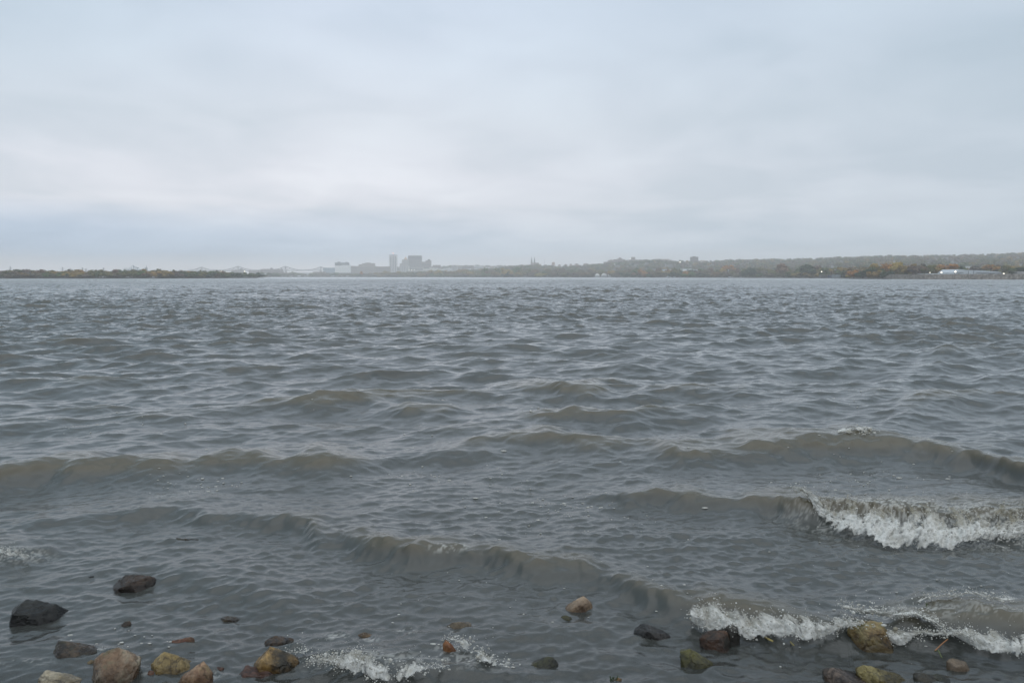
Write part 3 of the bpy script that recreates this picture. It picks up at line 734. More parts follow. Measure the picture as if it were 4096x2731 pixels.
R('dark brown block with low tail, left of the big two-tone boulder', 1, [(482, 1215), (505, 1195), (650, 1195), (690, 1240), (840, 1295), (790, 1340), (700, 1390), (600, 1410), (530, 1400), (490, 1330)], 1390, (0.045, 0.032, 0.022), (0.15, 0.105, 0.065), (0.03, 0.03, 0.01), .4, 7)
R('biggest boulder, two-tone brown and grey, at the lower left', 1, [(785, 1530), (800, 1340), (850, 1308), (970, 1290), (1000, 1265), (1080, 1265), (1160, 1315), (1185, 1390), (1150, 1480), (1060, 1590), (930, 1620), (800, 1590)], 1590, (0.18, 0.115, 0.07), (0.29, 0.24, 0.175), (0.09, 0.10, 0.06), .3, 8)
R('yellow-tan boulder with a clean rounded top right of the two-tone boulder', 1, [(1298, 1390), (1335, 1335), (1410, 1290), (1500, 1300), (1550, 1335), (1565, 1375), (1620, 1445), (1530, 1490), (1420, 1510), (1330, 1505), (1308, 1440)], 1505, (0.30, 0.22, 0.085), (0.52, 0.40, 0.19), (0.17, 0.14, 0.04), .22, 9)
R('pale cream stone cut by the bottom edge, left of the two-tone boulder', 1, [(325, 1580), (340, 1515), (400, 1455), (500, 1445), (560, 1475), (640, 1505), (675, 1535), (665, 1600), (500, 1640), (380, 1630)], 1630, *PALE, (0.1, 0.09, 0.06), .25, 10)
R('reddish-brown slab leaning to a peak on the bottom edge below the yellow-tan boulder', 1, [(1515, 1590), (1560, 1500), (1700, 1398), (1740, 1380), (1795, 1450), (1815, 1505), (1750, 1560), (1650, 1620), (1540, 1630)], 1615, (0.19, 0.11, 0.065), (0.36, 0.24, 0.15), (0.15, 0.14, 0.06), .22, 11, .6)
R('little tan stone wedged against the left side of the two-tone boulder', 1, [(730, 1395), (780, 1362), (806, 1368), (806, 1420), (750, 1420)], 1416, *TAN, (0.07, 0.06, 0.03), .3, 12)
R('dark red stone awash on the left edge of the photo near the bottom', 1, [(-60, 1400), (0, 1365), (70, 1370), (130, 1390), (150, 1412), (60, 1430), (-40, 1430)], 1430, (0.04, 0.03, 0.03), (0.14, 0.08, 0.07), DK, .4, 13)
R('tan sliver of stone under the reddish-brown slab on the bottom edge', 1, [(1720, 1575), (1760, 1545), (1830, 1550), (1880, 1585), (1800, 1620)], 1615, *TAN, DK, .2, 14)
R('small submerged orange stone below the yellow-tan boulder', 1, [(1330, 1530), (1370, 1505), (1420, 1520), (1410, 1550), (1350, 1555)], 1550, *OCH, DK, .2, 15, .7, -.02)
R('submerged pink flat stone right of the long rusty stone', 1, [(1800, 1270), (1850, 1225), (1950, 1195), (2000, 1215), (1960, 1260), (1860, 1290)], 1280, *PNK, (0.1, 0.06, 0.05), .2, 16, .6, -.045)
R('ochre and black boulder with a sharp upper edge, above the red slab', 2, [(240, 1410), (300, 1308), (390, 1250), (440, 1265), (480, 1288), (590, 1335), (620, 1385), (560, 1430), (480, 1480), (400, 1500), (270, 1440)], 1490, (0.05, 0.038, 0.02), (0.42, 0.27, 0.10), DK, .4, 17)
R('low dark red slab in front of the ochre and black boulder', 2, [(100, 1515), (140, 1438), (185, 1405), (280, 1425), (410, 1490), (390, 1520), (250, 1530)], 1525, (0.08, 0.035, 0.026), (0.19, 0.095, 0.07), DK, .3, 18, .6)
R('grey wet stone with an orange rim, behind the ochre and black boulder', 2, [(340, 1195), (430, 1150), (520, 1150), (575, 1170), (598, 1220), (550, 1258), (420, 1240)], 1250, (0.06, 0.055, 0.05), (0.24, 0.14, 0.07), (0.05, 0.05, 0.05), .3, 19, .6, -.005)
R('ochre stone awash behind the bottom-centre foam', 2, [(1125, 1160), (1190, 1125), (1260, 1135), (1300, 1165), (1240, 1190), (1160, 1185)], 1190, *OCH, DK, .35, 20, .6)
R('submerged rust-coloured stone half under the bottom-centre foam', 2, [(1070, 1250), (1120, 1215), (1230, 1205), (1320, 1225), (1290, 1270), (1150, 1285)], 1280, *RED, DK, .2, 21, .6, -.035)
R('flat tan stone with dark sides, alone right of centre above the foam', 2, [(1880, 1095), (1960, 1042), (2060, 1026), (2105, 1060), (2085, 1115), (1990, 1135), (1930, 1115)], 1130, (0.15, 0.11, 0.06), (0.34, 0.28, 0.19), (0.05, 0.035, 0.015), .3, 22, .7)
R('red-orange stone sticking out of the bottom-centre foam', 2, [(1865, 1230), (1890, 1192), (1930, 1215), (1965, 1275), (2000, 1325), (1970, 1352), (1905, 1345)], 1350, (0.13, 0.045, 0.025), (0.32, 0.15, 0.06), (0.12, 0.08, 0.03), .25, 23, .6)
R('submerged pinkish slab on the bottom edge left of the centre foam', 2, [(450, 1590), (520, 1530), (600, 1500), (700, 1550), (690, 1610), (540, 1630)], 1620, *PNK, DK, .2, 24, .6, -.05)
R('pinkish-tan wedge stone standing alone in mid water right of centre', 3, [(750, 940), (870, 848), (930, 815), (972, 850), (1005, 890), (980, 920), (890, 948), (790, 962)], 955, (0.20, 0.135, 0.09), (0.42, 0.31, 0.21), (0.06, 0.045, 0.03), .25, 25, .55)
R('little green mossy stone just below the pinkish-tan wedge', 3, [(730, 1005), (770, 982), (820, 998), (836, 1025), (780, 1035)], 1030, *GRN, MOSS, .4, 26)
R('dark grey triangular stone under a film of water', 3, [(1360, 1140), (1440, 1052), (1520, 1078), (1670, 1155), (1540, 1190), (1390, 1190)], 1185, (0.025, 0.026, 0.028), (0.075, 0.07, 0.068), DK, .3, 27, .6)
R('red-brown and black round boulder with a grey one touching its right side', 3, [(1922, 1170), (1990, 1115), (2100, 1085), (2150, 1115), (2175, 1200), (2155, 1245), (2060, 1268), (1960, 1245)], 1260, (0.025, 0.018, 0.013), (0.13, 0.065, 0.035), (0.015, 0.018, 0.012), .4, 28)
R('dark grey boulder touching the right side of the red-brown one', 3, [(2140, 1090), (2200, 1050), (2240, 1075), (2265, 1150), (2245, 1195), (2180, 1205)], 1202, (0.025, 0.027, 0.026), (0.08, 0.075, 0.065), DK, .3, 29)
R('moss-green flat-faced boulder below the red-brown and grey pair', 3, [(1758, 1305), (1840, 1270), (1930, 1305), (2035, 1390), (1980, 1438), (1850, 1445), (1765, 1410)], 1440, (0.06, 0.065, 0.025), (0.19, 0.18, 0.065), MOSS, .55, 30)
R('black and yellow-green stone right of the bottom-centre foam', 3, [(445, 1430), (540, 1368), (620, 1335), (665, 1345), (708, 1398), (620, 1450), (460, 1465)], 1460, (0.012, 0.014, 0.01), (0.07, 0.075, 0.035), (0.15, 0.14, 0.03), .3, 31)
R('small ochre stone under water weed at the bottom centre-right', 3, [(1190, 1535), (1220, 1512), (1255, 1525), (1245, 1552), (1205, 1555)], 1552, *OCH, DK, .3, 32)
R('submerged pale brown stones of the bed right below the yellow-green stone', 3, [(560, 1580), (640, 1505), (780, 1490), (850, 1530), (800, 1600), (640, 1620)], 1610, (0.15, 0.11, 0.085), (0.28, 0.21, 0.15), DK, .2, 33, .6, -.06)
R('reddish stone cut by the bottom edge right of the moss-green boulder', 3, [(2235, 1570), (2290, 1520), (2380, 1505), (2430, 1540), (2420, 1600), (2300, 1620)], 1610, *RED, DK, .3, 34, .7, -.02)
R('olive-brown boulder with white foam on its right, lower right', 4, [(845, 1155), (960, 1078), (1010, 1064), (1130, 1095), (1200, 1158), (1222, 1265), (1100, 1290), (970, 1280), (890, 1225)], 1285, (0.16, 0.10, 0.035), (0.26, 0.21, 0.10), (0.12, 0.12, 0.055), .3, 35, .8, .035)
R('dark green stone at the toe of the white foam, left of the olive-brown boulder', 4, [(250, 1160), (340, 1118), (430, 1135), (448, 1185), (340, 1200), (270, 1190)], 1196, (0.02, 0.022, 0.012), (0.06, 0.06, 0.025), MOSS, .3, 36)
R('purple-grey streaked slab on the bottom edge at right', 4, [(652, 1485), (720, 1425), (870, 1420), (960, 1478), (1110, 1570), (1000, 1620), (800, 1640), (700, 1560)], 1630, (0.06, 0.05, 0.05), (0.22, 0.165, 0.13), (0.05, 0.045, 0.045), .35, 37)
R('yellow-olive knobbly stone touching the purple-grey slab', 4, [(915, 1445), (980, 1408), (1060, 1424), (1140, 1488), (1330, 1528), (1390, 1580), (1200, 1620), (1050, 1560)], 1600, (0.14, 0.115, 0.035), (0.36, 0.30, 0.11), (0.05, 0.055, 0.04), .3, 38, .6)
R('smooth beige oval stone just under water at the far right', 4, [(1695, 1355), (1740, 1330), (1850, 1360), (1888, 1425), (1830, 1450), (1710, 1410)], 1448, (0.26, 0.2, 0.14), (0.4, 0.32, 0.24), (0.2, 0.15, 0.1), .2, 39, .6, -.012, .004)
R('black stone on the bottom edge in the lower right corner', 4, [(1990, 1525), (2080, 1495), (2200, 1525), (2380, 1550), (2400, 1610), (2150, 1640), (2010, 1590)], 1630, *BLK, (0.03, 0.04, 0.015), .3, 40)
R('dark greenish stone awash between the yellow-olive and the black stones', 4, [(1425, 1520), (1490, 1478), (1620, 1525), (1860, 1555), (1700, 1620), (1460, 1600)], 1612, (0.03, 0.03, 0.022), (0.11, 0.10, 0.07), (0.05, 0.06, 0.025), .4, 41, .6)
R('dark submerged stone behind the green-weeded foam at right', 4, [(1300, 930), (1350, 895), (1420, 890), (1460, 920), (1400, 945)], 945, (0.02, 0.024, 0.03), (0.05, 0.05, 0.055), DK, .3, 42, .6)
R('dark flat stone awash in front of the large breaker', 4, [(1730, 460), (1800, 425), (1930, 415), (2020, 450), (1960, 480), (1800, 486)], 482, (0.03, 0.03, 0.03), (0.08, 0.075, 0.06), DK, .3, 43, .6, -.035)
R('dark stone awash below the olive crest in the middle', 2, [(1500, 650), (1600, 628), (1800, 640), (1900, 618), (2060, 650), (1980, 690), (1700, 690)], 690, (0.03, 0.03, 0.022), (0.07, 0.06, 0.04), DK, .3, 44, .5, -.06)
R('dark stone awash where the olive crest slopes down, right of centre', 3, [(380, 665), (470, 655), (560, 690), (640, 660), (680, 685), (600, 710), (470, 700)], 708, (0.02, 0.018, 0.013), (0.10, 0.06, 0.03), DK, .3, 45, .5, -.01)

R('dark flat stone awash between the black boulder and the small left breaker', 1, [(420, 725), (480, 695), (560, 690), (660, 705), (640, 745), (500, 750)], 745, (0.02, 0.022, 0.024), (0.05, 0.05, 0.05), DK, .3, 46, .6, -.02)
R('tiny dark stone tip just above the flat awash stone near the small left breaker', 1, [(700, 655), (750, 632), (800, 628), (790, 655), (730, 662)], 660, (0.02, 0.022, 0.024), (0.05, 0.05, 0.05), DK, .3, 47, .6, -.015)
R('small submerged rust stone touching the foot of the yellow-tan boulder on its left', 1, [(1250, 1490), (1275, 1440), (1310, 1440), (1320, 1490), (1280, 1505)], 1500, *RED, DK, .3, 48, .7, -.01)
R('dark stone tip awash between the elongated rusty stone and the ochre-flecked tip', 1, [(1400, 1040), (1470, 1015), (1560, 1015), (1610, 1030), (1540, 1052)], 1052, (0.02, 0.022, 0.026), (0.045, 0.045, 0.05), DK, .3, 49, .6, -.012)
R('submerged brown stone close under the water below the olive-brown boulder', 4, [(900, 1340), (960, 1315), (1080, 1320), (1160, 1345), (1080, 1365), (960, 1362)], 1362, (0.10, 0.07, 0.045), (0.2, 0.14, 0.085), DK, .2, 50, .6, -.03)
R('small brown stone half under water right of the reddish-brown slab', 1, [(1830, 1430), (1860, 1405), (1910, 1410), (1915, 1440), (1865, 1450)], 1450, *RED, DK, .3, 51, .7, -.012)
R('submerged tan flat stone in mid water left of the dark awash stones', 2, [(1380, 790), (1430, 760), (1530, 755), (1560, 780), (1480, 805)], 803, *TAN, DK, .2, 52, .5, -.08)
R('reddish stone tip on the left of the grey wet stone with the orange rim', 1, [(2270, 1200), (2310, 1165), (2370, 1160), (2390, 1190), (2320, 1212)], 1210, *RED, DK, .3, 53, .6, -.01)

# bits of reed and weed
def reed_mat(c):
    return wall_mat(c, 0.6, 0.3, 30.0)
def twig(label, pts, r, c, cat='twig', name='reed_stem', crop=4):
    mb = MB()
    W = []
    for x, y, z in pts:
        g = ground(CROP[crop] + x * S_, 2000 + y * S_, z); g[2] = max(z, float(water_z(g[0], g[1])[0]) + 0.006); W.append(g)
    for a, b in zip(W[:-1], W[1:]): mb.bar(a, b, r, r * 0.8, 5)
    tag(mb.build(name, reed_mat(c)), label, cat)
twig('thin orange reed stem floating near the beige oval stone', [(1590, 1285, .01), (1640, 1235, .03), (1700, 1185, .05)], .004, (0.22, 0.1, 0.04))
twig('thin green reed stem bent over above the beige oval stone', [(1590, 1290, .01), (1620, 1282, .03), (1650, 1345, .01)], .004, (0.08, 0.1, 0.03))
twig('floating yellow leaf blade left of the olive-brown boulder', [(135, 1165, .01), (165, 1185, .012), (205, 1205, .01)], .006, (0.25, 0.2, 0.07), 'leaf', 'leaf_blade')
twig('short yellow leaf blade below the dark green stone', [(355, 1210, .01), (370, 1228, .012), (385, 1240, .01)], .005, (0.22, 0.18, 0.06), 'leaf', 'leaf_blade')
mb = MB()
for (x0, y0, x1, y1) in [(1510, 950, 1520, 880), (1520, 920, 1545, 880), (1512, 935, 1495, 900), (1518, 905, 1535, 915), (1514, 925, 1540, 900)]:
    a = ground(CROP[4] + x0 * S_, 2000 + y0 * S_, 0.05); b = at(CROP[4] + x1 * S_, 2000 + y1 * S_, a[1]); mb.bar(a, b, .004, .003, 5)
tag(mb.build('weed_sprig', reed_mat((0.05, 0.08, 0.025))), 'green weed sprig poking from the foam at right', 'weed')
mb = MB()
for (x0, y0, x1, y1) in [(1160, 1545, 1155, 1500), (1180, 1545, 1190, 1505), (1200, 1540, 1225, 1500), (1165, 1545, 1180, 1510)]:
    a = ground(CROP[3] + x0 * S_, 2000 + y0 * S_, 0.0); b = at(CROP[3] + x1 * S_, 2000 + y1 * S_, a[1]); mb.bar(a, b, .004, .003, 5)
tag(mb.build('weed_sprig', reed_mat((0.03, 0.045, 0.02))), 'dark weed sprig beside the small ochre stone on the bottom edge', 'weed')
#FARSHORE-BEGIN
# ------------------------------------------------------------------ TREES of the far shores
def foliage_mat():
    m, nt, out = new_mat('autumn_foliage')
    oi = N(nt, 'ShaderNodeObjectInfo')
    g = N(nt, 'ShaderNodeNewGeometry')
    nz = N(nt, 'ShaderNodeTexNoise', Scale=0.55, Detail=3.0); nt.links.new(g.outputs['Position'], nz.inputs['Vector'])
    r = ramp(nt, [(0.3, (0.62, 0.66, 0.7, 1)), (0.7, (1.4, 1.32, 1.2, 1))]); nt.links.new(nz.outputs['Fac'], r.inputs[0])
    c = mixc(nt, 1.0, oi.outputs['Color'], r.outputs[0], 'MULTIPLY')
    d = N(nt, 'ShaderNodeBsdfDiffuse'); nt.links.new(c, d.inputs[0])
    t = N(nt, 'ShaderNodeBsdfTranslucent'); nt.links.new(c, t.inputs[0])
    mx = N(nt, 'ShaderNodeMixShader', Fac=0.25); nt.links.new(d.outputs[0], mx.inputs[1]); nt.links.new(t.outputs[0], mx.inputs[2])
    nt.links.new(mx.outputs[0], out.inputs[0])
    return m
FOL = foliage_mat()
BARK = wall_mat((0.05, 0.04, 0.032), 0.9, 0.3, 2.0)

def crown_np(seed, nleaf=420, leaf=0.075, core=True):
    """crown of unit height 1 (z 0..1) and about unit width: leaf clumps over several uneven lobes"""
    r = np.random.default_rng(seed)
    nl = r.integers(6, 10)
    lc = np.stack([r.normal(0, .2, nl), r.normal(0, .2, nl), r.uniform(.28, .78, nl)], -1); lr = r.uniform(.16, .29, nl)
    lc[0] = (0, 0, .45); lr[0] = .34
    V, Fc = [], []; b = 0
    if core:
        for c, rad in zip(lc, lr):
            v = ICO_V * rad * 0.78 * (0.8 + 0.45 * r.random((len(ICO_V), 1))) + c
            V.append(v); Fc.append(ICO_F + b); b += len(v)
    k = r.integers(0, nl, nleaf); d = r.normal(size=(nleaf, 3)); d /= np.linalg.norm(d, axis=1)[:, None]
    p = lc[k] + d * lr[k][:, None] * r.uniform(.72, 1.18, (nleaf, 1))
    p[:, 2] = np.maximum(p[:, 2], 0.02)
    a = r.normal(size=(nleaf, 3)); a -= (a * d).sum(1)[:, None] * d * 0.6; a /= np.linalg.norm(a, axis=1)[:, None]
    q = np.cross(a, d + 0.3 * r.normal(size=(nleaf, 3))); q /= np.linalg.norm(q, axis=1)[:, None]
    s = leaf * r.uniform(.6, 1.5, (nleaf, 1))
    quad = np.stack([p - a * s, p + q * s * .7, p + a * s, p - q * s * .7], 1).reshape(-1, 3)
    i = np.arange(nleaf)[:, None] * 4 + b
    tri = np.concatenate([i + [0, 1, 2], i + [0, 2, 3]])
    V.append(quad); Fc.append(tri)
    return np.concatenate(V), np.concatenate(Fc)

CROWNS = []
for i in range(9):
    v, f = crown_np(100 + i)
    me = mesh_np('crown', v, f, False); me.materials.append(FOL); CROWNS.append(me)
WHOLE = []        # crown with its short trunk in one mesh, for trees a few pixels high
for i in range(7):
    v, f = crown_np(300 + i, 330)
    mb = MB(); mb.bar((0, 0, -0.12), (0, 0, .5), .03, .014, 5); mb.bar((0, 0, .2), (.14, .03, .55), .014, .006, 4); mb.bar((0, 0, .25), (-.13, -.05, .6), .014, .006, 4)
    tf = []
    for q in mb.f: tf += [(q[0], q[j], q[j + 1]) for j in range(1, len(q) - 1)]
    tv = np.array(mb.v); tf = np.array(tf)
    me = mesh_np('tree', np.concatenate([v, tv]), np.concatenate([f, tf + len(v)]), False)
    me.materials.append(FOL); me.materials.append(BARK)
    mi = np.zeros(len(f) + len(tf), np.int32); mi[len(f):] = 1; me.polygons.foreach_set('material_index', mi); WHOLE.append(me)

C_OLIVE = (0.085, 0.08, 0.034); C_OCHRE = (0.15, 0.105, 0.035); C_RUST = (0.10, 0.066, 0.042); C_ORANGE = (0.215, 0.105, 0.034); C_DARK = (0.028, 0.042, 0.026); C_GREEN = (0.055, 0.072, 0.03)
C_GREY = (0.085, 0.068, 0.052); C_YEL = (0.19, 0.14, 0.042)
def jit(c, r, a=0.18):
    k = 1.7 * (1 + r.uniform(-a, a)); return tuple(max(0, x * k * (1 + r.uniform(-a, a) * .5)) for x in c) + (1.0,)
rt = random.Random(5)

def simple_tree(px, Y, w, h, col, label, group, z=None, name='tree'):
    """one mesh: a tree only a few pixels high"""
    X = (px - 2048) / F * Y
    z = float(terrain_z(np.array([px]), np.array([Y]))[0]) if z is None else z
    o = link(bpy.data.objects.new(name, rt.choice(WHOLE)))
    o.location = (X, Y, z + h * 0.03); o.scale = (w, w * rt.uniform(.85, 1.15), h); o.rotation_euler = (0, 0, rt.uniform(0, 6.28))
    o.color = jit(col, rt)
    return tag(o, label, 'tree', group)

TRUNKS = []
for i in range(3):
    r_ = random.Random(i); mb = MB(); mb.bar((0, 0, -.1), (r_.uniform(-.03, .03), 0, .5), .032, .018, 7)
    for k in range(5):
        a = r_.uniform(0, 6.28); mb.bar((0, 0, .18 + .06 * k), (math.cos(a) * .2, math.sin(a) * .2, .45 + .08 * k), .014, .005, 5)
    o_ = mb.build('trunk', BARK); TRUNKS.append(o_.data); bpy.data.objects.remove(o_)

def tree(px, Y, w, h, col, label, group=None, z=None, name='autumn_tree'):
    X = (px - 2048) / F * Y
    z = float(terrain_z(np.array([px]), np.array([Y]))[0]) if z is None else z
    e = empty(name, (X, Y, z), rt.uniform(0, 6.28))
    tag(e, label, 'tree', group)
    t = link(bpy.data.objects.new('trunk', rt.choice(TRUNKS)), e); t.scale = (w * .9, w * .9, h)
    c = link(bpy.data.objects.new('crown', rt.choice(CROWNS)), e); c.scale = (w, w, h * 1.02); c.location = (0, 0, h * .0)
    c.color = jit(col, rt, .10)
    return e

def mpx(n, Y): return n * Y / F                     # pixels of the photograph -> metres at distance Y

# --- low island wood along the far left: two staggered rows
GL = 'trees of the low island wood on the left'
px = -90.0; i = 0
while px < 1035:
    Y = float(shore_y(px)) + 10
    top = np.interp(px, [-100, 60, 75, 100, 200, 500, 620, 700, 800, 950, 1040], [1079, 1078, 1074, 1079, 1081, 1080, 1076, 1077, 1084, 1088, 1092])
    H = (HORIZON - top) * Y / F + CAM_H - 0.9
    wpx = rt.uniform(24, 38)
    col = rt.choices([C_OLIVE, C_GREEN, C_OCHRE, C_GREY, C_RUST], [6, 4, 3, 3, .6])[0] if px < 700 else rt.choices([C_GREEN, C_OLIVE, C_DARK, C_GREY], [5, 3, 3, 1])[0]
    lab = {C_OLIVE: 'olive tree in the low wood along the far left shore', C_GREEN: 'dull green tree in the low wood along the far left shore', C_OCHRE: 'ochre-tinted tree in the low wood along the far left shore', C_GREY: 'grey-brown half bare tree in the low wood along the far left shore',
           C_RUST: 'rust-tinted tree in the low wood along the far left shore', C_DARK: 'dark green tree on the tapering tip of the left wood'}[col]
    back = i % 2
    simple_tree(px, Y + (14 if back else 0), mpx(wpx * 1.5, Y), H * (rt.uniform(.96, 1.1) if back else rt.uniform(.66, .9)), col, lab, GL + ' (' + lab.split(' tree')[0] + ')')
    px += wpx * .42; i += 1
# low willow fringe east of the island tip
for k in range(14):
    px = 1050 + k * 33 + rt.uniform(-8, 8); Y = float(shore_y(px)) + 12
    simple_tree(px, Y, mpx(60, Y), mpx(rt.uniform(12, 18), Y), rt.choice([C_OLIVE, C_GREY, C_GREEN]), 'low scrubby tree on the thin far bank between island tip and city', 'scrub trees on the thin far bank')

# --- middle shore, in front of the city and below the ridge
GM = 'trees along the middle far shore'
px = 1475.0; i = 0
LABM = {C_OLIVE: 'olive tree on the middle far shore', C_GREEN: 'dull green tree on the middle far shore', C_OCHRE: 'ochre tree on the middle far shore', C_GREY: 'grey-brown tree on the middle far shore', C_RUST: 'rust-red tree on the middle far shore', C_DARK: 'dark green tree on the middle far shore', C_YEL: 'yellow tree on the middle far shore'}
while px < 3290:
    row = i % 3
    Y = float(shore_y(px)) + 12 + row * 22
    top = np.interp(px, [1470, 1600, 1750, 1850, 2000, 2100, 2250, 2400, 2600, 2800, 3000, 3200, 3300], [1092, 1086, 1080, 1080, 1074, 1076, 1074, 1080, 1072, 1076, 1072, 1070, 1076])
    H = (HORIZON - top) * Y / F + CAM_H - 0.9
    wpx = rt.uniform(24, 42)
    if not (2365 < px < 2450 and row < 2):
        col = rt.choices([C_OLIVE, C_GREEN, C_OCHRE, C_GREY, C_RUST, C_DARK, C_YEL], [5, 4, 3, 4, 1.6, 2.2, .5])[0]
        k = (.62, .82, 1.04)[row] * rt.uniform(.86, 1.1)
        simple_tree(px, Y, mpx(wpx * 1.5, Y), H * k, col, LABM[col], GM + ' (' + LABM[col].split(' tree')[0] + ')')
    px += wpx * .44; i += 1
# single trees that stand out
def stand(px, pyt, pyb, wpx, col, label, Y=None, dy=0.0):
    Y = (float(shore_y(px)) + 6 + dy) if Y is None else Y
    z = float(terrain_z(np.array([px]), np.array([Y]))[0])
    zt = at(px, pyt, Y)[2]; zb = max(z - 0.3, at(px, pyb, Y)[2])
    return tree(px, Y, mpx(wpx * 1.35, Y), max(3.0, (zt - zb) * 1.08), col, label, None, zb)
stand(1449, 1086, 1100, 11, C_ORANGE, 'bright orange little tree at the left end of the city shore trees', 2200)
stand(1543, 1084, 1098, 22, C_OCHRE, 'orange-brown tree below the tall striped tower')
stand(1755, 1080, 1102, 32, C_YEL, 'yellow-brown tree below the low white building right of the city')
stand(1885, 1084, 1104, 46, C_OCHRE, 'ochre tree in front of the pale block right of the striped building')
stand(2022, 1074, 1104, 34, C_YEL, 'yellow-topped tree left of the twin church spires')
stand(2575, 1080, 1108, 30, C_ORANGE, 'orange-red tree low on the shore left of the long white sheds')
stand(2610, 1083, 1108, 26, C_RUST, 'rust tree just right of the low orange-red shore tree')
stand(2745, 1084, 1105, 22, C_ORANGE, 'small orange tree in front of the long white sheds')
stand(2906, 1062, 1086, 40, C_ORANGE, 'brightest orange tree, round, above the shore trees right of the long sheds', 1330)
stand(2995, 1070, 1105, 50, C_DARK, 'broad dark green tree right of the brightest orange tree')
stand(3130, 1058, 1105, 52, C_RUST, 'broad rust-red tree before the tall dark trees on the right part of the shore')
stand(3235, 1062, 1110, 70, C_DARK, 'tall broad dark green tree left of the lit lamp on the right shore')
stand(3195, 1070, 1110, 44, C_GREEN, 'green tree touching the left side of the tall broad dark one')
stand(3290, 1075, 1109, 36, C_GREEN, 'green tree just under the lit lamp on the right shore')
stand(3328, 1083, 1100, 22, C_RUST, 'dark red tree behind the grey dock', 900)
stand(3346, 1081, 1098, 16, (0.06, 0.03, 0.03), 'maroon tree behind the grey dock, right of the dark red one', 905)
# clump on the point at the right
stand(3410, 1079, 1112, 34, C_ORANGE, 'orange bush at the left end of the wooded point')
stand(3395, 1095, 1113, 30, C_YEL, 'low yellow-green bush at the waterline left of the wooded point')
stand(3445, 1080, 1113, 44, C_DARK, 'dark green tree at the waterline on the wooded point')
stand(3470, 1072, 1112, 40, C_GREEN, 'mid green tree behind the dark one on the wooded point', None, 18)
stand(3505, 1058, 1112, 48, C_OCHRE, 'ochre-topped tall tree in the middle of the wooded point', None, 26)
stand(3490, 1083, 1113, 36, C_OCHRE, 'small ochre bush at the waterline on the wooded point')
stand(3538, 1085, 1114, 42, C_DARK, 'dark round bush at the right end of the wooded point')
stand(3520, 1075, 1113, 34, C_GREEN, 'green tree behind the dark round bush on the point', None, 14)
stand(3552, 1056, 1100, 44, C_ORANGE, 'orange tree just right of the wooded point, above the levee', None, 30)
stand(3585, 1053, 1100, 52, C_YEL, 'tallest yellow-green tree above the start of the stone levee', None, 34)
stand(3622, 1058, 1098, 44, C_OCHRE, 'ochre tree above the levee right of the tallest yellow-green tree', None, 30)
stand(3655, 1064, 1097, 40, C_GREY, 'grey-brown tree above the levee between two ochre groups', None, 30)
stand(3680, 1066, 1097, 44, C_RUST, 'rust tree behind the left lamps of the white building', None, 42)
stand(3712, 1064, 1096, 46, C_OLIVE, 'olive tree behind the left lamps of the white building', None, 45)
stand(3745, 1068, 1095, 40, C_OCHRE, 'dull ochre tree behind the second lamp of the white building', None, 48)
stand(3798, 1058, 1093, 58, C_ORANGE, 'broad orange tree just left of the white gable', None, 60)
stand(3768, 1064, 1095, 36, C_GREEN, 'green tree left of the broad orange tree', None, 62)
stand(3838, 1066, 1092, 40, C_DARK, 'dark tree behind the white gable', None, 110)
stand(3955, 1060, 1084, 54, C_ORANGE, 'orange tree above the long roof of the white building', None, 130)
stand(3990, 1066, 1084, 50, C_YEL, 'yellow-green tree above the long roof of the white building', None, 135)
stand(4025, 1064, 1086, 48, C_OCHRE, 'ochre tree above the right end of the long roof', None, 130)
stand(4075, 1068, 1096, 50, C_DARK, 'dark green tree at the right edge behind the small shed', None, 120)

